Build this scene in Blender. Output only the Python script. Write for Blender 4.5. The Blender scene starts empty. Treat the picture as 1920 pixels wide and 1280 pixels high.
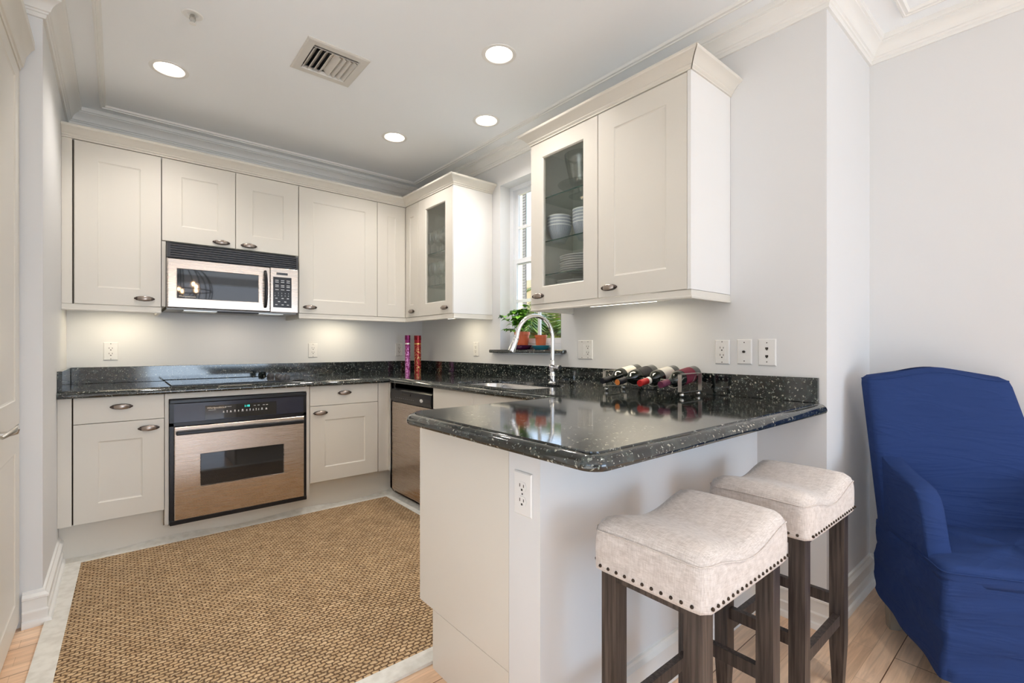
import bpy, bmesh, math, random
from mathutils import Vector, Matrix
from math import sin, cos, pi, radians, sqrt
random.seed(7)
S = bpy.context.scene
COL = S.collection

# ------------------------------------------------------------------ camera
cam = bpy.data.cameras.new('camera')
cam.sensor_width = 36.0
cam.lens = 882.98 / 1920 * 36.0
cam.shift_y = 10.24 / 1920
cam.clip_start = 0.02
camo = bpy.data.objects.new('camera', cam)
COL.objects.link(camo)
camo.location = (-2.1904, -3.9359, 1.1427)
camo.rotation_euler = (pi / 2, 0, -radians(39.9101))
S.camera = camo

# ------------------------------------------------------------------ world, view, daylight
S.view_settings.view_transform = 'Standard'
S.view_settings.look = 'None'
S.view_settings.gamma = 1
S.view_settings.use_curve_mapping = False
S.view_settings.exposure = 0.72
S.cycles.max_bounces = 10
S.cycles.diffuse_bounces = 6
S.cycles.glossy_bounces = 5
S.cycles.transmission_bounces = 8
S.cycles.transparent_max_bounces = 24
S.cycles.sample_clamp_indirect = 6
S.cycles.caustics_reflective = False
S.cycles.caustics_refractive = False
S.cycles.use_denoising = True

W = bpy.data.worlds.new('sky')
S.world = W
W.use_nodes = True
nt = W.node_tree
nt.nodes.clear()
wo = nt.nodes.new('ShaderNodeOutputWorld')
bg = nt.nodes.new('ShaderNodeBackground')
tc = nt.nodes.new('ShaderNodeTexCoord')
sp = nt.nodes.new('ShaderNodeSeparateXYZ')
rp = nt.nodes.new('ShaderNodeValToRGB')
rp.color_ramp.elements[0].position = 0.45
rp.color_ramp.elements[0].color = (0.75, 0.72, 0.62, 1)
rp.color_ramp.elements[1].position = 0.62
rp.color_ramp.elements[1].color = (0.55, 0.72, 1.0, 1)
e = rp.color_ramp.elements.new(0.52)
e.color = (0.92, 0.95, 1.0, 1)
mr = nt.nodes.new('ShaderNodeMapRange')
mr.inputs[1].default_value = -1
mr.inputs[2].default_value = 1
nt.links.new(tc.outputs['Generated'], sp.inputs[0])
nt.links.new(sp.outputs[2], mr.inputs[0])
nt.links.new(mr.outputs[0], rp.inputs[0])
nt.links.new(rp.outputs[0], bg.inputs[0])
bg.inputs[1].default_value = 1.7
nt.links.new(bg.outputs[0], wo.inputs[0])


def area(name, loc, rot, sx, sy, power, color, spread=180, cam_vis=True):
    l = bpy.data.lights.new(name, 'AREA')
    l.shape = 'RECTANGLE'
    l.size = sx
    l.size_y = sy
    l.energy = power
    l.color = color
    l.spread = radians(spread)
    o = bpy.data.objects.new(name, l)
    COL.objects.link(o)
    o.location = loc
    o.rotation_euler = rot
    return o


sun = bpy.data.lights.new('sun', 'SUN')
sun.energy = 9.0
sun.angle = radians(1)
sun.color = (1, 0.96, 0.90)
suno = bpy.data.objects.new('sun', sun)
COL.objects.link(suno)
suno.rotation_euler = Vector((1.0, 0.25, -0.62)).to_track_quat('-Z', 'Y').to_euler()

# daylight entering the open living side through its tall windows (behind the camera and on its left)
area('living_window_daylight', (-0.62, -8.3, 1.05), (radians(112), 0, radians(14)), 2.2, 1.7, 42, (0.55, 0.76, 1.0))


# ------------------------------------------------------------------ materials
MATS = {}


def mat(name, color=(0.8, 0.8, 0.8), rough=0.5, metal=0.0, spec=0.5, emit=None, estr=0, coat=0, trans=0, ior=1.45, sheen=0):
    m = bpy.data.materials.new(name)
    m.use_nodes = True
    b = m.node_tree.nodes['Principled BSDF']
    b.inputs['Base Color'].default_value = (*color, 1)
    b.inputs['Roughness'].default_value = rough
    b.inputs['Metallic'].default_value = metal
    b.inputs['Specular IOR Level'].default_value = spec
    b.inputs['Coat Weight'].default_value = coat
    b.inputs['Coat Roughness'].default_value = 0.05
    b.inputs['Transmission Weight'].default_value = trans
    b.inputs['IOR'].default_value = ior
    b.inputs['Sheen Weight'].default_value = sheen
    if emit:
        b.inputs['Emission Color'].default_value = (*emit, 1)
        b.inputs['Emission Strength'].default_value = estr
    MATS[name] = m
    return m


def N(m, t, **kw):
    n = m.node_tree.nodes.new(t)
    for k, v in kw.items():
        if k.startswith('i_'):
            n.inputs[k[2:].replace('_', ' ')].default_value = v
        else:
            setattr(n, k, v)
    return n


def LK(m, a, b):
    m.node_tree.links.new(a, b)


def BS(m):
    return m.node_tree.nodes['Principled BSDF']


def ramp(m, stops):
    r = N(m, 'ShaderNodeValToRGB')
    el = r.color_ramp.elements
    while len(el) < len(stops):
        el.new(0.5)
    for e_, (p, c) in zip(el, stops):
        e_.position = p
        e_.color = (*c, 1) if len(c) == 3 else c
    return r


def coords(m, scale=(1, 1, 1), rot=(0, 0, 0)):
    t = N(m, 'ShaderNodeTexCoord')
    mp = N(m, 'ShaderNodeMapping')
    mp.inputs['Scale'].default_value = scale
    mp.inputs['Rotation'].default_value = rot
    LK(m, t.outputs['Object'], mp.inputs[0])
    return mp.outputs[0]


def add_bump(m, height, strength=0.2, dist=0.002):
    b = N(m, 'ShaderNodeBump')
    b.inputs['Strength'].default_value = strength
    b.inputs['Distance'].default_value = dist
    LK(m, height, b.inputs['Height'])
    LK(m, b.outputs[0], BS(m).inputs['Normal'])
    return b


def noise_bump(m, scale, strength, dist=0.002, detail=3, sc=(1, 1, 1)):
    n = N(m, 'ShaderNodeTexNoise')
    n.inputs['Scale'].default_value = scale
    n.inputs['Detail'].default_value = detail
    LK(m, coords(m, sc), n.inputs['Vector'])
    add_bump(m, n.outputs['Fac'], strength, dist)


M_wall = mat('wall_paint', (0.735, 0.737, 0.737), 0.55)
noise_bump(M_wall, 60, 0.05, 0.001)
M_ceil = mat('ceiling_paint', (0.92, 0.94, 0.955), 0.6)
M_trim = mat('trim_paint', (0.83, 0.82, 0.79), 0.35)
M_cab = mat('cabinet_lacquer', (0.72, 0.685, 0.615), 0.32)
M_cabin = mat('cabinet_interior', (0.80, 0.79, 0.74), 0.5)
M_seam = mat('shadow_gap', (0.05, 0.035, 0.02), 0.8)
M_pewter = mat('pewter', (0.40, 0.34, 0.30), 0.33, 1.0)
M_pewterd = mat('pewter_dark', (0.10, 0.08, 0.07), 0.4, 1.0)
M_chrome = mat('chrome', (0.86, 0.86, 0.88), 0.06, 1.0)
M_nickel = mat('nickel', (0.62, 0.60, 0.56), 0.32, 1.0)
M_black = mat('black_plastic', (0.012, 0.012, 0.015), 0.25)
M_blackm = mat('black_matte', (0.02, 0.02, 0.022), 0.5)
M_dglass = mat('dark_glass', (0.012, 0.013, 0.016), 0.03, spec=0.9)
M_panelbk = mat('oven_panel', (0.02, 0.024, 0.045), 0.12, spec=0.8)
M_mark = mat('panel_print', (0.75, 0.75, 0.75), 0.5)
M_logo = mat('logo_print', (0.85, 0.75, 0.62), 0.4)
M_clock = mat('clock_digits', (0, 0.3, 0.25), 0.5, emit=(0.05, 0.9, 0.75), estr=1.2)
M_plastic = mat('white_plastic', (0.80, 0.79, 0.77), 0.3)
M_slot = mat('dark_slot', (0.03, 0.025, 0.02), 0.6)
M_win = mat('window_vinyl', (0.80, 0.82, 0.85), 0.3)
M_bulb = mat('lamp_lens', (1, 1, 1), 0.5, emit=(1.0, 0.90, 0.76), estr=9)
M_strip = mat('strip_lens', (1, 1, 1), 0.5, emit=(1.0, 0.92, 0.74), estr=5)
M_terra = mat('terracotta_plastic', (0.52, 0.11, 0.035), 0.35)
M_purple = mat('purple_glaze', (0.10, 0.015, 0.07), 0.15, coat=0.5)
M_teal = mat('teal_glaze', (0.03, 0.22, 0.30), 0.2, coat=0.5)
M_soil = mat('soil', (0.03, 0.02, 0.012), 0.9)
M_white = mat('white_china', (0.78, 0.78, 0.78), 0.15, coat=0.3)
M_vent = mat('vent_paint', (0.66, 0.63, 0.58), 0.4)
M_iron = mat('black_iron', (0.015, 0.014, 0.013), 0.5)
M_nail = mat('nail_bronze', (0.05, 0.035, 0.025), 0.35, 0.8)
M_nails = M_nail
M_legwood = mat('grey_oak', (0.28, 0.24, 0.19), 0.5)

# granite: black-green ground with pale mineral flecks
M_gran = mat('granite', (0.01, 0.012, 0.012), 0.08, spec=0.9, coat=0.35)


def make_granite(m):
    v = coords(m)
    nz = N(m, 'ShaderNodeTexNoise')
    nz.inputs['Scale'].default_value = 38
    nz.inputs['Detail'].default_value = 4
    LK(m, v, nz.inputs['Vector'])
    base = ramp(m, [(0.38, (0.004, 0.005, 0.006)), (0.55, (0.012, 0.017, 0.016)), (0.66, (0.035, 0.045, 0.042)), (0.78, (0.05, 0.05, 0.04))])
    LK(m, nz.outputs['Fac'], base.inputs[0])
    mixv = N(m, 'ShaderNodeMixRGB')
    mixv.blend_type = 'ADD'
    mixv.inputs[0].default_value = 0.016
    n2 = N(m, 'ShaderNodeTexNoise')
    n2.inputs['Scale'].default_value = 90
    LK(m, v, n2.inputs['Vector'])
    LK(m, v, mixv.inputs[1])
    LK(m, n2.outputs['Color'], mixv.inputs[2])
    col = base.outputs[0]
    for sc, thr, cc in ((100, 0.13, (0.50, 0.46, 0.37)), (190, 0.17, (0.32, 0.32, 0.28))):
        vo = N(m, 'ShaderNodeTexVoronoi')
        vo.inputs['Scale'].default_value = sc
        LK(m, mixv.outputs[0], vo.inputs['Vector'])
        pick = N(m, 'ShaderNodeSeparateColor')
        LK(m, vo.outputs['Color'], pick.inputs[0])
        gt = N(m, 'ShaderNodeMath', operation='GREATER_THAN')
        gt.inputs[1].default_value = 1 - thr
        LK(m, pick.outputs[0], gt.inputs[0])
        edge = ramp(m, [(0.30, (1, 1, 1)), (0.42, (0, 0, 0))])
        LK(m, vo.outputs['Distance'], edge.inputs[0])
        mu = N(m, 'ShaderNodeMath', operation='MULTIPLY')
        LK(m, gt.outputs[0], mu.inputs[0])
        LK(m, edge.outputs[0], mu.inputs[1])
        tint = N(m, 'ShaderNodeMixRGB')
        tint.inputs[1].default_value = (*cc, 1)
        tint.inputs[2].default_value = (cc[0] * 0.35, cc[1] * 0.45, cc[2] * 0.5, 1)
        LK(m, pick.outputs[1], tint.inputs[0])
        mx = N(m, 'ShaderNodeMixRGB')
        LK(m, mu.outputs[0], mx.inputs[0])
        LK(m, col, mx.inputs[1])
        LK(m, tint.outputs[0], mx.inputs[2])
        col = mx.outputs[0]
    LK(m, col, BS(m).inputs['Base Color'])


make_granite(M_gran)

# brushed stainless
M_steel = mat('brushed_steel', (0.62, 0.56, 0.51), 0.26, 1.0)


def brushed(m, sc=(3, 3, 260), strength=0.06):
    n = N(m, 'ShaderNodeTexNoise')
    n.inputs['Scale'].default_value = 2.0
    n.inputs['Detail'].default_value = 4
    LK(m, coords(m, sc), n.inputs['Vector'])
    r = ramp(m, [(0.3, (0.2, 0.2, 0.2)), (0.7, (0.34, 0.34, 0.34))])
    LK(m, n.outputs['Fac'], r.inputs[0])
    LK(m, r.outputs[0], BS(m).inputs['Roughness'])
    n2 = N(m, 'ShaderNodeTexNoise')
    n2.inputs['Scale'].default_value = 7
    n2.inputs['Detail'].default_value = 0
    LK(m, coords(m, (1, 1, 0.35)), n2.inputs['Vector'])
    add_bump(m, n2.outputs['Fac'], strength, 0.02)
    BS(m).inputs['Anisotropic'].default_value = 0.85
    tg = N(m, 'ShaderNodeTangent')
    tg.direction_type = 'RADIAL'
    tg.axis = 'Z'
    LK(m, tg.outputs[0], BS(m).inputs['Tangent'])


brushed(M_steel)
M_steelw = mat('brushed_steel_warm', (0.60, 0.51, 0.44), 0.26, 1.0)
brushed(M_steelw)
M_sink = mat('sink_steel', (0.75, 0.75, 0.76), 0.22, 1.0)

# floor: pale honey planks running along the room
M_floor = mat('wood_floor', (0.6, 0.4, 0.25), 0.28)


def make_floor(m):
    v = coords(m)
    br = N(m, 'ShaderNodeTexBrick')
    br.offset = 0.37
    br.inputs['Color1'].default_value = (0.92, 0.69, 0.50, 1)
    br.inputs['Color2'].default_value = (0.78, 0.54, 0.36, 1)
    br.inputs['Mortar'].default_value = (0.58, 0.39, 0.25, 1)
    br.inputs['Scale'].default_value = 1
    br.inputs['Mortar Size'].default_value = 0.0008
    br.inputs['Mortar Smooth'].default_value = 0.3
    br.inputs['Brick Width'].default_value = 0.62
    br.inputs['Row Height'].default_value = 0.065
    LK(m, v, br.inputs['Vector'])
    n = N(m, 'ShaderNodeTexNoise')
    n.inputs['Scale'].default_value = 6
    n.inputs['Detail'].default_value = 6
    n.inputs['Distortion'].default_value = 1.2
    LK(m, coords(m, (0.8, 9, 1)), n.inputs['Vector'])
    r = ramp(m, [(0.3, (0.80, 0.76, 0.72)), (0.7, (1.08, 1.05, 1.02))])
    LK(m, n.outputs['Fac'], r.inputs[0])
    mx = N(m, 'ShaderNodeMixRGB')
    mx.blend_type = 'MULTIPLY'
    mx.inputs[0].default_value = 1
    LK(m, br.outputs['Color'], mx.inputs[1])
    LK(m, r.outputs[0], mx.inputs[2])
    # wide board joints every three strips
    b2 = N(m, 'ShaderNodeTexBrick')
    b2.offset = 0.5
    b2.inputs['Color1'].default_value = (1, 1, 1, 1)
    b2.inputs['Color2'].default_value = (1, 1, 1, 1)
    b2.inputs['Mortar'].default_value = (0.22, 0.15, 0.1, 1)
    b2.inputs['Scale'].default_value = 1
    b2.inputs['Mortar Size'].default_value = 0.0016
    b2.inputs['Brick Width'].default_value = 1.86
    b2.inputs['Row Height'].default_value = 0.195
    LK(m, v, b2.inputs['Vector'])
    m2 = N(m, 'ShaderNodeMixRGB')
    m2.blend_type = 'MULTIPLY'
    m2.inputs[0].default_value = 1
    LK(m, mx.outputs[0], m2.inputs[1])
    LK(m, b2.outputs['Color'], m2.inputs[2])
    LK(m, m2.outputs[0], BS(m).inputs['Base Color'])


make_floor(M_floor)

# sisal weave
M_sisal = mat('sisal', (0.4, 0.28, 0.15), 0.85)


def make_sisal(m):
    v = coords(m)
    nz = N(m, 'ShaderNodeTexNoise')
    nz.inputs['Scale'].default_value = 70
    LK(m, v, nz.inputs['Vector'])
    wv = N(m, 'ShaderNodeMixRGB')
    wv.blend_type = 'ADD'
    wv.inputs[0].default_value = 0.016
    LK(m, v, wv.inputs[1])
    LK(m, nz.outputs['Color'], wv.inputs[2])
    br = N(m, 'ShaderNodeTexBrick')
    br.offset = 0.5
    br.inputs['Color1'].default_value = (0.70, 0.50, 0.295, 1)
    br.inputs['Color2'].default_value = (0.57, 0.385, 0.21, 1)
    br.inputs['Mortar'].default_value = (0.20, 0.11, 0.05, 1)
    br.inputs['Scale'].default_value = 1
    br.inputs['Mortar Size'].default_value = 0.0042
    br.inputs['Mortar Smooth'].default_value = 1.0
    br.inputs['Brick Width'].default_value = 0.029
    br.inputs['Row Height'].default_value = 0.0175
    LK(m, wv.outputs[0], br.inputs['Vector'])
    n2 = N(m, 'ShaderNodeTexNoise')
    n2.inputs['Scale'].default_value = 9
    n2.inputs['Detail'].default_value = 5
    LK(m, v, n2.inputs['Vector'])
    r = ramp(m, [(0.3, (0.84, 0.82, 0.8)), (0.7, (1.08, 1.08, 1.08))])
    LK(m, n2.outputs['Fac'], r.inputs[0])
    mx = N(m, 'ShaderNodeMixRGB')
    mx.blend_type = 'MULTIPLY'
    mx.inputs[0].default_value = 1
    LK(m, br.outputs['Color'], mx.inputs[1])
    LK(m, r.outputs[0], mx.inputs[2])
    LK(m, mx.outputs[0], BS(m).inputs['Base Color'])
    inv = N(m, 'ShaderNodeMath', operation='SUBTRACT')
    inv.inputs[0].default_value = 1
    LK(m, br.outputs['Fac'], inv.inputs[1])
    n3 = N(m, 'ShaderNodeTexNoise')
    n3.inputs['Scale'].default_value = 260
    LK(m, v, n3.inputs['Vector'])
    ad = N(m, 'ShaderNodeMath', operation='MULTIPLY_ADD')
    ad.inputs[1].default_value = 0.35
    LK(m, n3.outputs['Fac'], ad.inputs[0])
    LK(m, inv.outputs[0], ad.inputs[2])
    add_bump(m, ad.outputs[0], 1.0, 0.007)


make_sisal(M_sisal)
M_bind = mat('canvas_binding', (0.72, 0.70, 0.62), 0.8)
n_ = N(M_bind, 'ShaderNodeTexNoise')
n_.inputs['Scale'].default_value = 30
n_.inputs['Detail'].default_value = 6
LK(M_bind, coords(M_bind), n_.inputs['Vector'])
r_ = ramp(M_bind, [(0.35, (0.66, 0.64, 0.58)), (0.6, (0.76, 0.745, 0.69))])
LK(M_bind, n_.outputs['Fac'], r_.inputs[0])
LK(M_bind, r_.outputs[0], BS(M_bind).inputs['Base Color'])
add_bump(M_bind, n_.outputs['Fac'], 0.25, 0.003)

# linen
M_linen = mat('linen', (0.62, 0.55, 0.51), 0.9, sheen=0.3)


def make_linen(m, c1, c2):
    t = []
    for sc in ((700, 40, 60), (40, 700, 60), (60, 60, 700)):
        n = N(m, 'ShaderNodeTexNoise')
        n.inputs['Scale'].default_value = 1
        n.inputs['Detail'].default_value = 2
        LK(m, coords(m, sc), n.inputs['Vector'])
        t.append(n.outputs['Fac'])
    a1 = N(m, 'ShaderNodeMath', operation='ADD')
    LK(m, t[0], a1.inputs[0])
    LK(m, t[1], a1.inputs[1])
    a2 = N(m, 'ShaderNodeMath', operation='ADD')
    LK(m, a1.outputs[0], a2.inputs[0])
    LK(m, t[2], a2.inputs[1])
    dv = N(m, 'ShaderNodeMath', operation='DIVIDE')
    dv.inputs[1].default_value = 3
    LK(m, a2.outputs[0], dv.inputs[0])
    r = ramp(m, [(0.38, c1), (0.62, c2)])
    LK(m, dv.outputs[0], r.inputs[0])
    LK(m, r.outputs[0], BS(m).inputs['Base Color'])
    add_bump(m, dv.outputs[0], 0.25, 0.002)


make_linen(M_linen, (0.50, 0.44, 0.40), (0.74, 0.68, 0.64))

# navy slipcover cotton with soft creases
M_navy = mat('navy_cotton', (0.022, 0.046, 0.150), 0.85, spec=0.15)


def make_navy(m):
    n = N(m, 'ShaderNodeTexNoise')
    n.inputs['Scale'].default_value = 2.2
    n.inputs['Detail'].default_value = 3
    n.inputs['Distortion'].default_value = 0.8
    LK(m, coords(m, (1.0, 1.3, 3.2), (0.5, 0.3, 0)), n.inputs['Vector'])
    n2 = N(m, 'ShaderNodeTexNoise')
    n2.inputs['Scale'].default_value = 500
    LK(m, coords(m), n2.inputs['Vector'])
    b1 = N(m, 'ShaderNodeBump')
    b1.inputs['Strength'].default_value = 0.42
    b1.inputs['Distance'].default_value = 0.04
    LK(m, n.outputs['Fac'], b1.inputs['Height'])
    n3 = N(m, 'ShaderNodeTexNoise')
    n3.inputs['Scale'].default_value = 1.6
    n3.inputs['Detail'].default_value = 2
    n3.inputs['Distortion'].default_value = 1.6
    LK(m, coords(m, (1.6, 1.6, 9.0), (0.42, -0.38, 0)), n3.inputs['Vector'])
    r3 = ramp(m, [(0.42, (0, 0, 0)), (0.56, (1, 1, 1)), (0.66, (0.2, 0.2, 0.2))])
    LK(m, n3.outputs['Fac'], r3.inputs[0])
    b3 = N(m, 'ShaderNodeBump')
    b3.inputs['Strength'].default_value = 0.17
    b3.inputs['Distance'].default_value = 0.012
    LK(m, r3.outputs[0], b3.inputs['Height'])
    LK(m, b3.outputs[0], b1.inputs['Normal'])
    b2 = N(m, 'ShaderNodeBump')
    b2.inputs['Strength'].default_value = 0.2
    b2.inputs['Distance'].default_value = 0.001
    LK(m, n2.outputs['Fac'], b2.inputs['Height'])
    LK(m, b1.outputs[0], b2.inputs['Normal'])
    LK(m, b2.outputs[0], BS(m).inputs['Normal'])


make_navy(M_navy)

# espresso wood
M_dark = mat('espresso_wood', (0.06, 0.045, 0.04), 0.4)
n_ = N(M_dark, 'ShaderNodeTexNoise')
n_.inputs['Scale'].default_value = 3
n_.inputs['Detail'].default_value = 6
LK(M_dark, coords(M_dark, (45, 45, 2)), n_.inputs['Vector'])
r_ = ramp(M_dark, [(0.35, (0.028, 0.02, 0.018)), (0.7, (0.10, 0.078, 0.066))])
LK(M_dark, n_.outputs['Fac'], r_.inputs[0])
LK(M_dark, r_.outputs[0], BS(M_dark).inputs['Base Color'])
add_bump(M_dark, n_.outputs['Fac'], 0.15, 0.002)


def thin_glass(name, tint, refl=0.35, rough=0.0):
    m = bpy.data.materials.new(name)
    m.use_nodes = True
    t = m.node_tree
    t.nodes.clear()
    o = t.nodes.new('ShaderNodeOutputMaterial')
    tr = t.nodes.new('ShaderNodeBsdfTransparent')
    tr.inputs[0].default_value = (*tint, 1)
    gl = t.nodes.new('ShaderNodeBsdfGlossy')
    gl.inputs['Roughness'].default_value = rough
    fr = t.nodes.new('ShaderNodeLayerWeight')
    fr.inputs[0].default_value = 0.5
    pw = t.nodes.new('ShaderNodeMath')
    pw.operation = 'POWER'
    pw.inputs[1].default_value = 4.0
    mu = t.nodes.new('ShaderNodeMath')
    mu.operation = 'MULTIPLY_ADD'
    mu.inputs[1].default_value = 0.85
    mu.inputs[2].default_value = 0.035 + refl
    mx = t.nodes.new('ShaderNodeMixShader')
    t.links.new(fr.outputs['Facing'], pw.inputs[0])
    t.links.new(pw.outputs[0], mu.inputs[0])
    t.links.new(mu.outputs[0], mx.inputs[0])
    t.links.new(tr.outputs[0], mx.inputs[1])
    t.links.new(gl.outputs[0], mx.inputs[2])
    t.links.new(mx.outputs[0], o.inputs[0])
    return m


M_pane = thin_glass('window_glass', (0.97, 0.985, 0.98), 0.0)
M_door_glass = thin_glass('cabinet_glass', (0.95, 0.965, 0.955), 0.01)
M_shelf_glass = thin_glass('shelf_glass', (0.90, 0.94, 0.92), 0.02)
M_shelf_edge = mat('shelf_edge', (0.01, 0.05, 0.04), 0.1)
M_ware = thin_glass('glassware', (0.95, 0.965, 0.96), 0.09)


# ------------------------------------------------------------------ mesh helpers
class B:
    def __init__(self):
        self.bm = bmesh.new()

    def face(self, vs):
        try:
            return self.bm.faces.new(vs)
        except ValueError:
            return None

    def box(self, x0, x1, y0, y1, z0, z1, mp=None, bev=0):
        if x0 > x1: x0, x1 = x1, x0
        if y0 > y1: y0, y1 = y1, y0
        P = [(x, y, z) for z in (z0, z1) for y in (y0, y1) for x in (x0, x1)]
        if mp:
            P = [mp(*p) for p in P]
        v = [self.bm.verts.new(p) for p in P]
        fs = [self.face([v[i] for i in q]) for q in ((0, 2, 3, 1), (4, 5, 7, 6), (0, 1, 5, 4), (2, 6, 7, 3), (0, 4, 6, 2), (1, 3, 7, 5))]
        if bev:
            ed = list({e_ for f in fs for e_ in f.edges})
            bmesh.ops.bevel(self.bm, geom=ed, offset=bev, segments=2, profile=0.5, affect='EDGES')
        return self

    def loft(self, rings, cap0=True, cap1=True, closed=True):
        R = [[self.bm.verts.new(p) for p in r] for r in rings]
        n = len(R[0])
        for a, b in zip(R, R[1:]):
            for i in range(n if closed else n - 1):
                j = (i + 1) % n
                self.face([a[i], a[j], b[j], b[i]])
        if cap0: self.face(R[0][::-1])
        if cap1: self.face(R[-1])
        return R

    def lathe(self, prof, c=(0, 0, 0), seg=24, axis=None, cap=False):
        """prof: (r, h) along axis (default z) from c"""
        if axis is None:
            ax, u, w = Vector((0, 0, 1)), Vector((1, 0, 0)), Vector((0, 1, 0))
        else:
            ax = Vector(axis).normalized()
            u = ax.orthogonal().normalized()
            w = ax.cross(u)
        c = Vector(c)
        rings = []
        for r, h in prof:
            r = max(r, 1e-5)
            rings.append([c + ax * h + (u * cos(2 * pi * i / seg) + w * sin(2 * pi * i / seg)) * r for i in range(seg)])
        self.loft(rings, cap, cap)
        return self

    def tube(self, pts, r, seg=10, cap=True, flat=None):
        pts = [Vector(p) for p in pts]
        rs = r if isinstance(r, (list, tuple)) else [r] * len(pts)
        rings = []
        t0 = (pts[1] - pts[0]).normalized()
        u = t0.orthogonal().normalized()
        if abs(t0.z) < 0.9:
            u = Vector((0, 0, 1)) - t0 * t0.z
            u.normalize()
        for i, p in enumerate(pts):
            if i == 0: t = pts[1] - pts[0]
            elif i == len(pts) - 1: t = pts[-1] - pts[-2]
            else: t = (pts[i + 1] - pts[i]).normalized() + (pts[i] - pts[i - 1]).normalized()
            t = t.normalized()
            u = (u - t * u.dot(t)).normalized()
            w = t.cross(u)
            rr = rs[i]
            a, b = (rr, rr) if not isinstance(rr, tuple) else rr
            rings.append([p + u * cos(2 * pi * k / seg) * a + w * sin(2 * pi * k / seg) * b for k in range(seg)])
        self.loft(rings, cap, cap)
        return self

    def sphere(self, c, r, sx=1, sy=1, sz=1, seg=14, rings=9):
        c = Vector(c)
        R = []
        for j in range(rings + 1):
            a = -pi / 2 + pi * j / rings
            rr = max(cos(a), 1e-4)
            R.append([c + Vector((cos(2 * pi * i / seg) * rr * r * sx, sin(2 * pi * i / seg) * rr * r * sy, sin(a) * r * sz)) for i in range(seg)])
        self.loft(R)
        return self

    def poly(self, outline, z0, z1, holes=()):
        """extruded 2-D outline with holes"""
        for z in (z0, z1):
            es = []
            for lp in [outline] + list(holes):
                vs = [self.bm.verts.new((x, y, z)) for x, y in lp]
                for i in range(len(vs)):
                    es.append(self.bm.edges.new((vs[i], vs[(i + 1) % len(vs)])))
            bmesh.ops.triangle_fill(self.bm, use_beauty=True, use_dissolve=False, edges=es)
        for lp in [outline] + list(holes):
            a = [self.bm.verts.new((x, y, z0)) for x, y in lp]
            b = [self.bm.verts.new((x, y, z1)) for x, y in lp]
            for i in range(len(a)):
                j = (i + 1) % len(a)
                self.face([a[i], a[j], b[j], b[i]])
        bmesh.ops.remove_doubles(self.bm, verts=self.bm.verts[:], dist=1e-6)
        return self

    def sweep(self, path, prof, closed_prof=True, cap=True):
        """path: 2-D polyline, room on its right; prof: (offset to the right, z)"""
        rings = []
        n = len(path)
        for i, p in enumerate(path):
            p = Vector(p)
            d1 = (p - Vector(path[i - 1])).normalized() if i > 0 else None
            d2 = (Vector(path[i + 1]) - p).normalized() if i < n - 1 else None
            if d1 is None: d1 = d2
            if d2 is None: d2 = d1
            n1 = Vector((d1.y, -d1.x))
            n2 = Vector((d2.y, -d2.x))
            mt = (n1 + n2)
            mt = mt / mt.length_squared * 2 if mt.length > 1e-6 else n1
            rings.append([(p.x + mt.x * o, p.y + mt.y * o, z) for o, z in prof])
        self.loft(rings, cap, cap, closed_prof)
        return self

    def text(self, body, size, fn, align='LEFT'):
        cu = bpy.data.curves.new('txt', 'FONT')
        cu.body = body
        cu.size = size
        cu.align_x = align
        ob = bpy.data.objects.new('txt', cu)
        COL.objects.link(ob)
        dg = bpy.context.evaluated_depsgraph_get()
        me = bpy.data.meshes.new_from_object(ob.evaluated_get(dg))
        bpy.data.objects.remove(ob)
        vs = [self.bm.verts.new(fn(v.co.x, v.co.y)) for v in me.vertices]
        for p in me.polygons:
            self.face([vs[i] for i in p.vertices])
        bpy.data.meshes.remove(me)
        return self

    def build(self, name, m, parent=None, local=False, smooth=None, recalc=True, mats=None):
        if recalc:
            bmesh.ops.recalc_face_normals(self.bm, faces=self.bm.faces[:])
        if parent is not None and not local:
            off = Vector((0, 0, 0))
            q = parent
            while q is not None:
                off += q.location
                q = q.parent
            for v in self.bm.verts:
                v.co -= off
        me = bpy.data.meshes.new(name)
        self.bm.to_mesh(me)
        self.bm.free()
        me.materials.append(m)
        if smooth is not None:
            me.shade_smooth()
            if smooth > 0:
                me.set_sharp_from_angle(angle=radians(smooth))
        o = bpy.data.objects.new(name, me)
        COL.objects.link(o)
        if parent is not None:
            o.parent = parent
        return o


def thing(name, label, cat, loc=(0, 0, 0), rz=0, group=None):
    o = bpy.data.objects.new(name, None)
    o.empty_display_size = 0.05
    COL.objects.link(o)
    o.location = loc
    o.rotation_euler = (0, 0, rz)
    o['label'] = label
    o['category'] = cat
    if group: o['group'] = group
    return o


def tag(o, label, cat, group=None, kind=None):
    o['label'] = label
    o['category'] = cat
    if group: o['group'] = group
    if kind: o['kind'] = kind
    return o


def struct(o):
    o['kind'] = 'structure'
    return o


def copy_tree(o, parent=None):
    c = o.copy()
    COL.objects.link(c)
    if parent is not None: c.parent = parent
    for ch in [k for k in KIDS(o)]:
        copy_tree(ch, c)
    return c


def KIDS(o):
    return [k for k in COL.objects if k.parent == o]


def single(b, name, m, loc, label, cat, group=None, smooth=None, kind=None):
    """one-mesh thing with its origin at loc (world coordinates in b)"""
    off = Vector(loc)
    for v in b.bm.verts: v.co -= off
    o = b.build(name, m, smooth=smooth)
    o.location = loc
    return tag(o, label, cat, group, kind)


BK = lambda u, d, z: (u, -d, z)          # on the back run: u = x, d = distance from the back wall
RT = lambda u, d, z: (-d, -u, z)         # on the window wall run: u = -y, d = distance from that wall

WL = 2.431     # width of the kitchen
LR = 3.294     # length of the window wall
JR = 0.615     # depth of the dining recess
CZ = 2.600     # ceiling
LE = 1.182     # where the left wall ends
TH = 0.16

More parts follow.
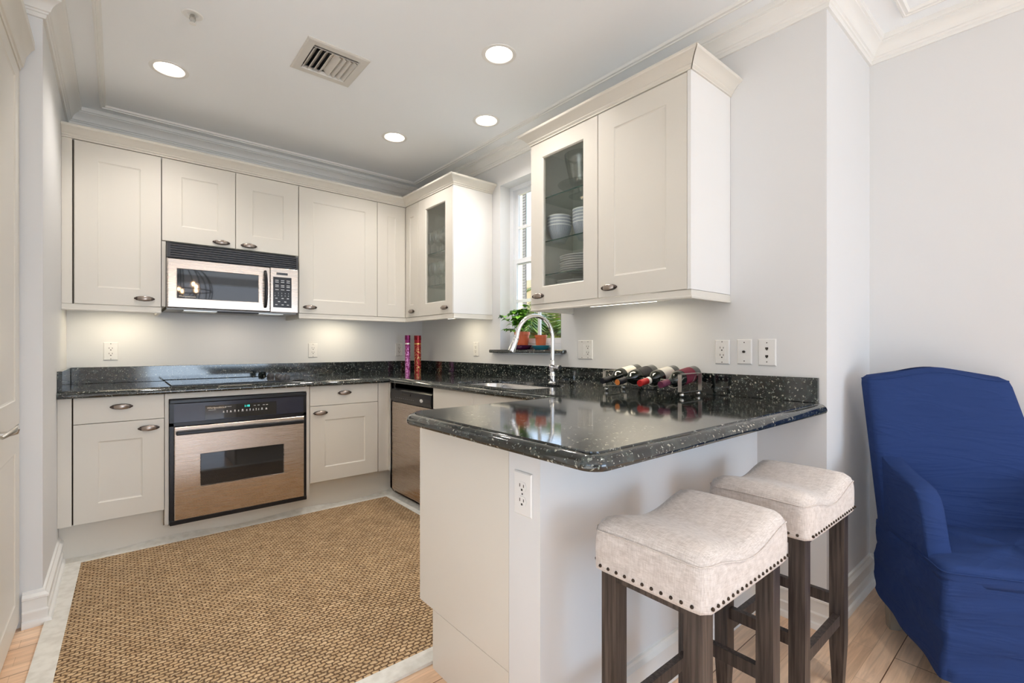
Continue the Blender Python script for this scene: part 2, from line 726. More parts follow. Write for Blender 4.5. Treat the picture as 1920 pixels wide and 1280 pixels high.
# ------------------------------------------------------------------ shell
b = B().box(-6.2, JR, -8.4, 0, -0.05, 0)
fl = struct(b.build('floor', M_floor))
cans = [(-1.984, -0.884), (-0.733, -2.093), (-0.716, -0.900), (-0.371, -1.503)]


def circ(cx, cy, r, n=28):
    return [(cx + r * cos(2 * pi * i / n), cy + r * sin(2 * pi * i / n)) for i in range(n)]


VENT = (-1.475, -1.232, -1.605, -1.353)
holes = [circ(x, y, 0.068) for x, y in cans] + [[(VENT[0], VENT[2]), (VENT[1], VENT[2]), (VENT[1], VENT[3]), (VENT[0], VENT[3])]]
b = B().poly([(-6.2, -8.4), (JR, -8.4), (JR, 0), (-6.2, 0)], CZ, CZ + 0.02, holes)
b.box(-6.2, JR + TH, -8.4, TH, CZ + 0.14, CZ + 0.2)
struct(b.build('ceiling', M_ceil))

struct(B().box(-WL - 0.6, 0, 0, TH, 0, CZ + 0.14).build('wall_back', M_wall))
# window wall with its opening
wy0, wy1, wz0, wz1 = -1.81, -1.18, 1.123, 2.347
b = B()
b.box(0, TH, -LR, wy0, 0, CZ + 0.14).box(0, TH, wy1, TH, 0, CZ + 0.14)
b.box(0, TH, wy0, wy1, 0, wz0 - 0.028).box(0, TH, wy0, wy1, wz1, CZ + 0.14)
struct(b.build('wall_right', M_wall))
struct(B().box(TH, JR, -LR, -LR + 0.12, 0, CZ + 0.14).build('wall_jog', M_wall))
struct(B().box(JR, JR + TH, -8.4, -LR + 0.12, 0, CZ + 0.14).build('wall_recess', M_wall))
struct(B().box(-6.2, -WL, -LE, 0, 0, CZ + 0.14).build('wall_left', M_wall))
# living side, behind the camera: window walls
b = B()
b.box(-6.2, JR, -8.56, -8.4, 0, 0.35).box(-6.2, JR, -8.56, -8.4, 2.45, CZ + 0.14)
for x0, x1 in ((-6.2, -1.9), (0.5, JR)):
    b.box(x0, x1, -8.56, -8.4, 0.35, 2.45)
struct(b.build('wall_front', M_wall))
b = B()
b.box(-6.36, -6.2, -8.4, 0, 0, 0.35).box(-6.36, -6.2, -8.4, 0, 2.45, CZ + 0.14)
b.box(-6.36, -6.2, -8.4, -6.3, 0.35, 2.45).box(-6.36, -6.2, -3.8, 0, 0.35, 2.45)
struct(b.build('wall_side', M_wall))

wall_path = [(-4.6, -LE), (-WL, -LE), (-WL, 0), (0, 0), (0, -LR), (JR, -LR), (JR, -8.4)]
crown = [(0, 2.505), (0.010, 2.505), (0.013, 2.514), (0.013, 2.519), (0.018, 2.522), (0.020, 2.528), (0.026, 2.531), (0.029, 2.541),
         (0.035, 2.552), (0.044, 2.562), (0.056, 2.569), (0.061, 2.571), (0.061, 2.576), (0.069, 2.579), (0.071, 2.590), (0.071, 2.600), (0, 2.600)]
struct(B().sweep(wall_path, crown).build('trim_1', M_trim, smooth=25))
bead = [(0.155, 2.600), (0.155, 2.590), (0.160, 2.585), (0.166, 2.585), (0.168, 2.590), (0.180, 2.590), (0.186, 2.600)]
struct(B().sweep(wall_path, bead).build('trim_2', M_trim, smooth=25))
bbp = [(0, 0), (0.030, 0), (0.030, 0.012), (0.026, 0.022), (0.018, 0.026), (0.018, 0.05), (0.020, 0.055), (0.020, 0.06), (0.015, 0.066), (0.015, 0.108), (0.021, 0.112), (0.021, 0.120),
       (0.015, 0.126), (0.010, 0.130), (0.008, 0.140), (0, 0.142)]
struct(B().sweep([(-2.49, -LE), (-WL, -LE), (-WL, -0.5105)], bbp).build('baseboard_left', M_trim, smooth=30))
struct(B().sweep([(-1.25, -3.025), (0, -3.025), (0, -LR), (JR, -LR), (JR, -8.4)], bbp).build('baseboard_right', M_trim, smooth=30))

# ------------------------------------------------------------------ window
b = B()
fx0, fx1 = 0.095, 0.15
z0, z1 = wz0, wz1
y0, y1 = wy0, wy1
b.box(fx0, fx1, y0, y0 + 0.035, z0, z1).box(fx0, fx1, y1 - 0.035, y1, z0, z1)
b.box(fx0, fx1, y0 + 0.035, y1 - 0.035, z1 - 0.03, z1).box(fx0, fx1, y0 + 0.035, y1 - 0.035, z0, z0 + 0.045)
w1 = struct(b.build('window_1', M_win))
MT = 1.765


def sash(name, x0, x1, za, zb, stile=0.032):
    b = B()
    a0, a1 = y0 + 0.036, y1 - 0.036
    b.box(x0, x1, a0, a0 + stile, za, zb).box(x0, x1, a1 - stile, a1, za, zb)
    b.box(x0, x1, a0 + stile, a1 - stile, za, za + stile).box(x0, x1, a0 + stile, a1 - stile, zb - stile, zb)
    ym = (a0 + a1) / 2
    zm = (za + zb) / 2
    xm = (x0 + x1) / 2
    b.box(xm - 0.008, xm + 0.008, ym - 0.011, ym + 0.011, za + stile, zb - stile)
    b.box(xm - 0.0075, xm + 0.0075, a0 + stile, a1 - stile, zm - 0.011, zm + 0.011)
    s = struct(b.build(name, M_win, w1))
    struct(B().box(xm - 0.002, xm + 0.002, a0 + stile, a1 - stile, za + stile, zb - stile).build('window_pane', M_pane, s))
    return s


sash('window_sash', 0.118, 0.142, MT - 0.005, z1 - 0.031)
sash('window_sash', 0.098, 0.117, z0 + 0.046, MT + 0.035, 0.036)
b = B()
b.box(-0.038, 0.0, -1.862, -1.088, wz0 - 0.024, wz0, bev=0.006)
b.box(0.0, 0.094, wy0 + 0.001, wy1 - 0.001, wz0 - 0.024, wz0)
single(b, 'window_sill', M_gran, (0, -1.475, 1.1), 'narrow black granite ledge under the kitchen window holding two pots', 'sill')

# ------------------------------------------------------------------ outside the window
b = B()
b.poly([(2.0, 0.84), (4.6, 3.95), (4.6, 7.0), (2.0, 7.0)], -3, 5.5)
nb = thing('neighbour_building', 'cream yellow house wall with grey shutter seen through window', 'building', (2.0, 2.0, -3))
b.build('wall', mat('stucco_yellow', (0.80, 0.62, 0.30), 0.8), nb)
b = B().box(1.985, 2.0, 0.768, 0.84, 0.9, 3.25)
for k in range(60):
    z = 0.94 + k * 0.038
    b.box(1.978, 1.985, 0.774, 0.832, z, z + 0.02)
b.build('shutter', mat('shutter_grey', (0.10, 0.095, 0.09), 0.6), nb)
b = B().box(6.5, 9, 2.0, 9, -3, 2.75)
b.box(6.3, 9.2, 1.8, 9.2, 2.75, 2.95)
fb = thing('far_building', 'pale distant house seen through the upper window panes', 'building', (7.5, 1.5, -3))
b.build('wall', mat('stucco_pale', (0.86, 0.78, 0.62), 0.8), fb)
for yy in (2.6, 4.0, 5.4):
    B().box(6.46, 6.52, yy, yy + 0.6, 1.0, 2.0).build('window_opening', M_blackm, fb)
tag(B().box(0.4, 12, -6, 8, -3.1, -3.0).build('courtyard_ground', mat('paving', (0.5, 0.47, 0.4), 0.9)), 'pale paved ground outside below the window', 'ground', kind='structure')
M_palm = mat('palm_leaf', (0.10, 0.22, 0.035), 0.45)
n_ = N(M_palm, 'ShaderNodeTexNoise')
n_.inputs['Scale'].default_value = 7
LK(M_palm, coords(M_palm), n_.inputs['Vector'])
r_ = ramp(M_palm, [(0.35, (0.05, 0.11, 0.03)), (0.65, (0.30, 0.42, 0.06))])
LK(M_palm, n_.outputs['Fac'], r_.inputs[0])
LK(M_palm, r_.outputs[0], BS(M_palm).inputs['Base Color'])


def palm(name, x, y, top, label, nf, seed, reach=0.95):
    rnd = random.Random(seed)
    t = thing(name, label, 'palm', (x, y, -3), 0, None)
    B().tube([(x, y, -3), (x + 0.03, y, (top - 3) / 2), (x, y, top)], [0.09, 0.07, 0.05], 10).build('trunk', mat('palm_trunk', (0.2, 0.15, 0.1), 0.9), t)
    for k in range(nf):
        b = B()
        a = 2 * pi * k / nf + rnd.uniform(-.2, .2)
        rise = rnd.uniform(0.25, 0.85)
        pts = []
        for i in range(15):
            s = i / 14
            r = reach * s
            pts.append(Vector((x + cos(a) * r, y + sin(a) * r, top + rise * s * 1.3 - 1.1 * s * s * reach)))
        b.tube(pts, [0.012 * (1 - i / 16) for i in range(15)], 5)
        sd = Vector((-sin(a), cos(a), 0))
        for i in range(1, 15):
            L = 0.34 * (1 - (i / 15) ** 2 * 0.6)
            fw = (pts[i] - pts[i - 1]).normalized()
            for q in (-1, 1):
                for off in (0, 0.5):
                    p = pts[i] * (1 - off) + pts[i - 1] * off
                    tip = p + (sd * q * 0.8 + fw * 0.6 - Vector((0, 0, 0.25))) * L
                    mid = (p + tip) / 2
                    wv = fw * 0.017
                    v = [b.bm.verts.new(c_) for c_ in (p, mid + wv, tip, mid - wv)]
                    b.face(v)
        b.build('frond', M_palm, t, recalc=False)
    return t


palm('palm_plant', 1.50, -0.10, 1.22, 'green feathery palm close outside the lower window panes', 28, 3, 0.85)
palm('palm_plant', 4.4, 2.55, 2.15, 'taller green palm outside in front of pale distant house', 11, 5, 0.9)

# ------------------------------------------------------------------ cabinets


def door_mesh(b, mp, u0, u1, z0, z1, d0, d1, fw=0.098, fh=0.098, rec=0.0045, glass=False, bead=0.008):
    """framed door, front at d1, back at d0"""
    def rect(a, c, e_, f, d):
        return [b.bm.verts.new(mp(*p)) for p in ((a, d, e_), (c, d, e_), (c, d, f), (a, d, f))]
    h = 0.0015
    R = [rect(u0, u1, z0, z1, d0), rect(u0, u1, z0, z1, d1 - h), rect(u0 + h, u1 - h, z0 + h, z1 - h, d1)]
    R.append(rect(u0 + fw, u1 - fw, z0 + fh, z1 - fh, d1))
    R.append(rect(u0 + fw + bead * .3, u1 - fw - bead * .3, z0 + fh + bead * .3, z1 - fh - bead * .3, d1 - rec * 0.55))
    R.append(rect(u0 + fw + bead, u1 - fw - bead, z0 + fh + bead, z1 - fh - bead, d1 - rec))
    if glass:
        R.append(rect(u0 + fw + bead, u1 - fw - bead, z0 + fh + bead, z1 - fh - bead, d0))
    for a, c in zip(R, R[1:]):
        for i in range(4):
            j = (i + 1) % 4
            b.face([a[i], a[j], c[j], c[i]])
    if not glass:
        b.face(R[-1])
        b.face(R[0][::-1])
    else:
        for i in range(4):
            j = (i + 1) % 4
            b.face([R[-1][i], R[-1][j], R[0][j], R[0][i]])


def pull(mp, u, z, d, parent, w=0.047):
    """oval bow pull"""
    b = B()
    seg = 12
    rings = []
    n = 17
    for i in range(n):
        s = -1 + 2 * i / (n - 1)
        x = u + s * w * 0.80
        hh = 0.0125 * sqrt(max(1 - s * s, 0)) + 0.0022
        dd = 0.006 + 0.013 * (1 - s * s)
        tt = 0.0045 * (1 - 0.3 * s * s)
        rings.append([mp(x, d + dd + tt * cos(2 * pi * k / seg), z + hh * sin(2 * pi * k / seg)) for k in range(seg)])
    b.loft(rings)
    h = b.build('handle', M_pewter, parent, smooth=50)
    c = B()
    for sg in (-1, 1):
        pts = []
        for i in range(7):
            a = i / 6 * pi / 2
            pts.append(mp(u + sg * w * (0.70 + 0.30 * cos(a)), d + 0.0035 + 0.011 * sin(a) * 0.6, z + 0.0))
        c.tube(pts, [(0.0035 + 0.006 * (i / 6), 0.003) for i in range(7)], 8)
        for q in (-1, 1):
            pts = [mp(u + sg * w * f, d + 0.004 + g, z + q * h2) for f, g, h2 in ((0.98, 0, 0.001), (0.80, 0.001, 0.0085), (0.5, 0.001, 0.0125), (0.0, 0.002, 0.0145))]
            c.tube(pts, 0.0016, 6)
    c.build('handle_rim', M_pewterd, h, smooth=50)
    return h


DF = 0.351   # door face distance of the wall cabinets
DB = 0.331


def wall_cabinet(name, mp, u0, u1, z0, z1, doors, label, body_u=None, extra=None):
    t = thing(name, label, 'cabinet', mp((u0 + u1) / 2, 0.16, z0))
    bu0, bu1 = body_u or (u0, u1)
    b = B().box(bu0 + 0.0015, bu1 - 0.0015, 0.002, DB - 0.004, z0, z1, mp)
    b.build('body', M_cab, t)
    for (a, c, hx) in doors:
        b = B()
        door_mesh(b, mp, a + 0.0018, c - 0.0018, z0 + 0.001, z1 - 0.003, DB - 0.002, DF)
        dr = b.build('door', M_cab, t)
        if hx is not None: pull(mp, hx, z0 + 0.046 if z0 < 1.5 else z0 + 0.03, DF, dr)
    return t


ZU, ZT = 1.386, 2.305
tA = wall_cabinet('wall_cabinet', BK, -2.384, -1.987, ZU, ZT, [(-2.380, -1.987, -2.069)], 'tall single-door cream wall cabinet left of the microwave')
B().box(-WL + 0.001, -2.387, 0.002, DF - 0.002, ZU, ZT, BK).build('filler_strip', M_cab, tA)
B().box(-2.387, -2.3835, 0.002, DF - 0.02, ZU, ZT, BK).build('gap_shadow', M_seam, tA)
wall_cabinet('wall_cabinet', BK, -1.986, -1.194, 1.795, ZT, [(-1.986, -1.590, -1.672), (-1.590, -1.194, -1.512)], 'short two-door cream wall cabinet above the microwave')
wall_cabinet('wall_cabinet', BK, -1.193, -0.598, ZU, ZT, [(-1.193, -0.598, -1.116)], 'wide single-door cream wall cabinet right of the microwave')
# corner unit: two narrow leaves meeting in the corner
t = thing('corner_wall_cabinet', 'corner cream wall cabinet with two narrow folding leaves', 'cabinet', (-0.3, -0.3, ZU))
b = B().poly([(-0.5965, -0.002), (-0.002, -0.002), (-0.002, -0.5655), (-0.327, -0.5655), (-0.327, -0.327), (-0.5965, -0.327)], ZU, ZT)
b.build('body', M_cab, t)
b = B()
door_mesh(b, BK, -0.5965, -0.3525, ZU + 0.001, ZT - 0.003, DB - 0.002, DF, fw=0.085)
b.build('door', M_cab, t)
b = B()
door_mesh(b, RT, 0.3525, 0.5655, ZU + 0.001, ZT - 0.003, DB - 0.002, DF, fw=0.075)
d_ = b.build('door', M_cab, t)
pull(RT, 0.463, ZU + 0.046, DF, d_)


def glass_cabinet(u0, u1, hu, shelves, label, gu0, gu1, gz0, gz1, dsplit0, dsplit1, endpanel=None):
    t = thing('glass_wall_cabinet', label, 'cabinet', RT((u0 + u1) / 2, 0.16, ZU))
    b = B()
    T = 0.018
    b.box(u0 + 0.001, u0 + T, 0.002, DB - 0.004, ZU, ZT, RT).box(u1 - T, u1 - 0.001, 0.002, DB - 0.004, ZU, ZT, RT)
    b.box(u0 + T, u1 - T, 0.002, DB - 0.004, ZU, ZU + T, RT).box(u0 + T, u1 - T, 0.002, DB - 0.004, ZT - T, ZT, RT)
    b.box(u0 + T, u1 - T, 0.002, 0.012, ZU + T, ZT - T, RT)
    b.build('body', M_cabin, t)
    for s in shelves:
        o = B().box(u0 + T + .001, u1 - T - .001, 0.016, DB - 0.02, s - 0.0055, s - 0.0005, RT).build('shelf', M_shelf_glass, t)
        B().box(u0 + T + .001, u1 - T - .001, DB - 0.0198, DB - 0.0188, s - 0.006, s, RT).build('shelf_edge', M_shelf_edge, o)
    b = B()

    def rect(a, c, e_, f, d):
        return [b.bm.verts.new(RT(*p)) for p in ((a, d, e_), (c, d, e_), (c, d, f), (a, d, f))]
    a0, a1, e0, e1 = dsplit0 + 0.0015, dsplit1 - 0.0015, ZU + 0.001, ZT - 0.003
    h = 0.0015
    q = 0.006
    R = [rect(a0, a1, e0, e1, DB - 0.002), rect(a0, a1, e0, e1, DF - h), rect(a0 + h, a1 - h, e0 + h, e1 - h, DF),
         rect(gu0 - q, gu1 + q, gz0 - q, gz1 + q, DF), rect(gu0, gu1, gz0, gz1, DF - 0.006), rect(gu0, gu1, gz0, gz1, DB - 0.002)]
    R.append(R[0])
    for A_, C_ in zip(R, R[1:]):
        for i in range(4):
            j = (i + 1) % 4
            b.face([A_[i], A_[j], C_[j], C_[i]])
    dr = b.build('door', M_cab, t)
    B().box(gu0 + 0.0003, gu1 - 0.0003, DB + 0.003, DB + 0.006, gz0 + .0003, gz1 - .0003, RT).build('glass_pane', M_door_glass, dr)
    pull(RT, hu, ZU + 0.046, DF, dr)
    if endpanel:
        B().box(endpanel[0], endpanel[1], 0.002, DF + 0.001, ZU, ZT, RT).build('end_panel', mat('end_panel_white', (0.82, 0.81, 0.79), 0.3), t)
    return t


glass_cabinet(0.568, 1.068, 0.967, (1.872, 1.621), 'cream wall cabinet with glass door and stemware left of window', 0.687, 0.968, 1.485, 2.211, 0.568, 1.069, (1.070, 1.086))
glass_cabinet(1.907, 2.403, 1.973, (1.998, 1.747, 1.557), 'cream wall cabinet with glass door showing plates and bowls', 2.007, 2.304, 1.487, 2.210, 1.906, 2.404)
tG = wall_cabinet('wall_cabinet', RT, 2.404, 2.904, ZU, ZT, [(2.405, 2.888, 2.478)], 'cream solid-door wall cabinet at the right end beside bare wall', body_u=(2.404, 2.888))
B().box(2.889, 2.905, 0.002, DF + 0.001, ZU, ZT, RT).build('end_panel', MATS['end_panel_white'], tG)

# cornices and light rails
cp = [(-0.012, 2.3055), (0.004, 2.3055), (0.004, 2.312), (0.009, 2.316), (0.012, 2.320), (0.012, 2.324), (0.016, 2.327), (0.022, 2.334), (0.031, 2.343), (0.042, 2.351), (0.052, 2.356), (0.054, 2.360), (0.054, 2.368), (0.050, 2.3715), (-0.012, 2.3715)]
b = B().sweep([(-WL + 0.001, -DF), (-DF, -DF), (-DF, -1.087), (-0.001, -1.087)], cp)
single(b, 'cabinet_cornice', M_cab, (-0.351, -0.351, 2.305), 'cream cornice running on top of the L-shaped wall cabinets', 'cornice', smooth=25)
t = thing('cabinet_cornice', 'cream cornice on the two wall cabinets right of the window, split at its corner', 'cornice', (-0.351, -2.9, 2.305))
b = B().sweep([(-0.001, -1.905), (-DF, -1.905), (-DF, -2.903)], cp)
for v in b.bm.verts:
    if v.co.y < -2.88: v.co.y -= (abs(v.co.x) - DF)
b.build('front_piece', M_cab, t, smooth=25)
b = B().sweep([(-DF, -2.907), (-0.001, -2.907)], cp)
for v in b.bm.verts:
    if v.co.x < -0.3: v.co.x -= (abs(v.co.y) - 2.907) - 0.002
b.build('return_piece', M_cab, t, smooth=25)

lr = [(-0.016, 1.348), (0.003, 1.348), (0.005, 1.352), (0.005, 1.357), (0.001, 1.359), (0.001, 1.3845), (-0.016, 1.3845)]
b = B().sweep([(-WL + 0.001, -DF + 0.004), (-1.988, -DF + 0.004)], lr)
b.box(-2.006, -1.990, -DF + 0.02, -0.002, 1.348, 1.3845)
single(b, 'light_rail', M_cab, (-2.2, -0.345, 1.348), 'short cream light rail under the tall cabinet left of the microwave', 'rail', smooth=25)
b = B().sweep([(-1.192, -DF + 0.004), (-DF + 0.004, -DF + 0.004), (-DF + 0.004, -1.085), (-0.001, -1.085)], lr)
b.box(-1.192, -1.176, -DF + 0.02, -0.002, 1.348, 1.3845)
single(b, 'light_rail', M_cab, (-0.4, -0.345, 1.348), 'cream light rail turning the corner under the wall cabinets left of window', 'rail', smooth=25)
b = B().sweep([(-0.001, -1.908), (-DF + 0.004, -1.908), (-DF + 0.004, -2.903), (-0.001, -2.903)], lr)
single(b, 'light_rail', M_cab, (-0.3, -2.4, 1.348), 'cream light rail under the wall cabinets right of the window', 'rail', smooth=25)

# base cabinets on the back run
FB = 0.586
ZB0 = 0.210


def base_cabinet(u0, u1, du0, du1, hd, hdr, label, filler=None):
    t = thing('base_cabinet', label, 'cabinet', BK((u0 + u1) / 2, 0.3, ZB0))
    B().box(u0, u1, 0.002, FB - 0.022, ZB0, 0.874, BK).build('body', M_cab, t)
    b = B().box(du0, du1, FB - 0.020, FB, 0.7365, 0.872, BK, bev=0.0015)
    d = b.build('drawer', M_cab, t)
    pull(BK, hdr, 0.817, FB, d)
    b = B()
    door_mesh(b, BK, du0, du1, ZB0, 0.7335, FB - 0.020, FB)
    d = b.build('door', M_cab, t)
    pull(BK, hd, 0.687, FB, d)
    if filler:
        B().box(filler[0], filler[1], 0.3, FB - 0.001, ZB0 - 0.001, 0.872, BK).build('filler_strip', M_cab, t)
        B().box(filler[2], filler[3], 0.3, FB - 0.018, ZB0, 0.872, BK).build('gap_shadow', M_seam, t)
    return t


base_cabinet(-2.374, -1.986, -2.370, -1.988, -2.058, -2.176, 'cream base cabinet with drawer left of the oven', (-WL + 0.001, -2.376, -2.3755, -2.3705))
tb = base_cabinet(-1.188, -0.698, -1.186, -0.698, -1.117, -0.949, 'cream base cabinet with drawer right of the oven', (-0.694, -0.604, -0.6975, -0.6945))
B().box(-0.617, -0.604, FB, FB + 0.020, ZB0, 0.872, BK).build('corner_post', M_cab, tb)
# oven housing
t = thing('oven_housing', 'cream built-in housing framing the oven under the counter', 'cabinet', (-1.59, -0.3, 0.1))
b = B().box(-1.985, -1.9665, 0.002, FB - 0.004, 0.118, 0.874, BK).box(-1.2095, -1.189, 0.002, FB - 0.004, 0.118, 0.874, BK)
b.box(-1.9665, -1.2095, 0.002, FB - 0.004, 0.842, 0.874, BK)
b.box(-1.9665, -1.2095, 0.002, 0.02, 0.118, 0.842, BK).box(-1.9665, -1.2095, 0.02, FB - 0.004, 0.100, 0.112, BK)
b.build('body', M_cab, t)

# toe kick board of the back run
b = B().box(-WL + 0.001, -1.987, 0.495, 0.510, 0.0, ZB0 - 0.002, BK).box(-1.987, -1.187, 0.495, 0.510, 0, 0.098, BK).box(-1.187, -0.562, 0.495, 0.510, 0, ZB0 - 0.002, BK)
single(b, 'toe_kick', M_cab, (-1.5, -0.5, 0), 'long cream plinth board under the oven run', 'plinth')

# oven -----------------------------------------------------------
t = thing('wall_oven', 'built-in stainless steel oven with black control panel', 'oven', (-1.588, -0.3, 0.113))
uL, uR = -1.964, -1.2125
b = B().box(uL + 0.004, uR - 0.004, 0.03, FB - 0.006, 0.118, 0.838, BK)
b.build('body', M_blackm, t)
b = B()
# black frame around the front
b.box(uL, uR, FB - 0.003, FB + 0.018, 0.815, 0.836, BK, bev=0.003)
b.box(uL, uR, FB - 0.003, FB + 0.012, 0.683, 0.702, BK)
b.box(uL, uL + 0.020, FB - 0.003, FB + 0.012, 0.118, 0.815, BK)
b.box(uR - 0.020, uR, FB - 0.003, FB + 0.012, 0.118, 0.815, BK)
b.box(uL, uR, FB - 0.003, FB + 0.022, 0.114, 0.140, BK, bev=0.003)
b.box(uL + 0.06, uL + 0.13, FB + 0.0, FB + 0.026, 0.135, 0.150, BK)
b.box(uR - 0.13, uR - 0.06, FB + 0.0, FB + 0.026, 0.135, 0.150, BK)
b.build('front_frame', M_black, t)
b = B().box(uL + 0.020, uR - 0.020, FB - 0.002, FB + 0.014, 0.704, 0.812, BK)
cpn = b.build('control_panel', M_panelbk, t)
fn = lambda u, z, d=FB + 0.0146: (lambda x, y: BK(u + x, d, z + y))
B().box(-1.791, -1.400, FB + 0.0141, FB + 0.0143, 0.708, 0.790, BK).build('display_window', M_dglass, cpn)
b = B()
b.text('Whirlpool', 0.016, fn(-1.782, 0.771)).text('GOLD', 0.012, fn(-1.716, 0.771))
b.build('logo_text', M_logo, cpn)
b = B()
b.box(-1.775, -1.735, FB + 0.0144, FB + 0.0147, 0.7625, 0.764, BK)
b.text('ACCUBAKE', 0.007, fn(-1.690, 0.775))
x = -1.705
for k, g in enumerate((0.014, 0.012, 0.016, 0.016, 0.012, 0.020, 0.013, 0.013, 0.013, 0.010, 0.010, 0.018, 0.018)):
    x += g * 0.35
    b.box(x, x + g * 0.6, FB + 0.0144, FB + 0.0147, 0.742, 0.7445, BK)
    b.box(x + g * .1, x + g * 0.5, FB + 0.0144, FB + 0.0147, 0.747, 0.752 + 0.003 * (k % 2), BK)
    x += g * 1.05
for xx in (-1.532, -1.510, -1.480, -1.462):
    b.box(xx, xx + 0.012, FB + 0.0144, FB + 0.0147, 0.772, 0.7745, BK)
b.build('panel_print', M_mark, cpn)
B().text('1:18', 0.018, fn(-1.585, 0.768)).build('clock_digits', M_clock, cpn)
b = B()
zt, zb = 0.679, 0.143


def rectB(b, a, c, e_, f, d):
    return [b.bm.verts.new(BK(*p)) for p in ((a, d, e_), (c, d, e_), (c, d, f), (a, d, f))]


R = [rectB(b, uL + .022, uR - .022, zb, zt, FB), rectB(b, uL + .022, uR - .022, zb, zt, FB + 0.030), rectB(b, uL + .025, uR - .025, zb + .003, zt - .003, FB + 0.033),
     rectB(b, -1.818, -1.357, 0.318, 0.512, FB + 0.033), rectB(b, -1.815, -1.360, 0.321, 0.509, FB + 0.028)]
for A_, C_ in zip(R, R[1:]):
    for i in range(4):
        b.face([A_[i], A_[(i + 1) % 4], C_[(i + 1) % 4], C_[i]])
b.face(R[0][::-1])
od = b.build('oven_door', M_steelw, t)
B().box(-1.8149, -1.3601, FB + 0.012, FB + 0.0278, 0.3211, 0.5089, BK).build('door_window', M_dglass, od)
b = B().box(uL + 0.028, uR - 0.028, FB + 0.036, FB + 0.058, 0.634, 0.658, BK, bev=0.006)
for uu in (uL + 0.05, uR - 0.07):
    b.box(uu, uu + 0.02, FB + 0.030, FB + 0.040, 0.636, 0.656, BK)
b.build('handle', M_black, od)

# microwave -----------------------------------------------------------
t = thing('microwave_oven', 'stainless over-the-range microwave with black vent grille', 'microwave', (-1.59, -0.2, 1.375))
FM = 0.410
uL, uR = -1.964, -1.214
B().box(uL + .001, uR - .001, 0.003, FM - 0.045, 1.375, 1.775, BK).build('body', mat('grey_metal', (0.30, 0.30, 0.30), 0.45, 0.6), t)
b = B().box(uL, uR, FM - 0.044, FM - 0.020, 1.690, 1.777, BK)
b.box(uL, uL + 0.018, FM - 0.020, FM, 1.690, 1.777, BK).box(uR - 0.014, uR, FM - 0.020, FM, 1.690, 1.777, BK)
for k in range(6):
    z = 1.692 + k * 0.0143
    b.box(uL + .018, uR - .014, FM - 0.022, FM - 0.002, z, z + 0.0085, BK)
b.build('vent_grille', mat('grille_black', (0.03, 0.03, 0.035), 0.3), t)
B().box(uL + .019, uR - .015, FM - 0.0235, FM - 0.0225, 1.691, 1.776, BK).build('grille_backing', M_slot, t)
uS = -1.395
b = B()
R = [rectB(b, uL, uS, 1.382, 1.687, FM - 0.043), rectB(b, uL, uS, 1.382, 1.687, FM - 0.006), rectB(b, uL + .006, uS - .002, 1.388, 1.681, FM),
     rectB(b, -1.916, -1.463, 1.441, 1.626, FM), rectB(b, -1.913, -1.466, 1.444, 1.623, FM - 0.003)]
for A_, C_ in zip(R, R[1:]):
    for i in range(4):
        b.face([A_[i], A_[(i + 1) % 4], C_[(i + 1) % 4], C_[i]])
b.face(R[0][::-1])
md = b.build('microwave_door', M_steel, t)
B().box(-1.9129, -1.4661, FM - 0.012, FM - 0.0032, 1.4441, 1.6229, BK).build('door_window', M_dglass, md)
fnm = lambda u, z: (lambda x, y: BK(u + x, FM - 0.0028, z + y))
b = B().text('Whirlpool', 0.014, fnm(-1.905, 1.451)).text('GOLD', 0.010, fnm(-1.845, 1.451))
b.build('logo_text', M_logo, md)
b = B()
pts = [BK(-1.425, FM + 0.004 + 0.030 * sin(pi * i / 12) ** 0.7, 1.412 + 0.245 * i / 12) for i in range(13)]
b.tube(pts, [(0.012, 0.010) if 0 < i < 12 else (0.009, 0.009) for i in range(13)], 10)
b.build('handle', M_black, md, smooth=50)
b = B().box(uS + 0.003, uR, FM - 0.043, FM - 0.002, 1.382, 1.687, BK, bev=0.003)
cp_ = b.build('control_panel', M_steel, t)
B().box(-1.354, -1.282, FM - 0.002, FM - 0.0012, 1.640, 1.656, BK).build('display_window', M_dglass, cp_)
kp = B().box(-1.375, -1.257, FM - 0.002, FM - 0.0008, 1.415, 1.625, BK).build('keypad', M_black, cp_)
b = B()
fk = lambda u, z: (lambda x, y: BK(u + x, FM - 0.0003, z + y))
for r_i, z in enumerate((1.600, 1.588, 1.567, 1.556, 1.536)):
    for c_i in range(3):
        u = -1.362 + c_i * 0.036
        b.box(u, u + 0.022, FM - 0.0007, FM - 0.0003, z, z + 0.0035, BK)
for r_i, (z, ds) in enumerate(((1.510, '12345'), (1.493, '67890'))):
    for c_i, ch in enumerate(ds):
        b.text(ch, 0.011, fk(-1.366 + c_i * 0.0215, z))
for u, z in ((-1.362, 1.476), (-1.322, 1.476), (-1.288, 1.476), (-1.345, 1.453), (-1.305, 1.453), (-1.362, 1.432), (-1.322, 1.432), (-1.288, 1.432)):
    b.box(u, u + 0.014, FM - 0.0007, FM - 0.0003, z, z + 0.0045, BK)
b.build('key_print', M_mark, kp)
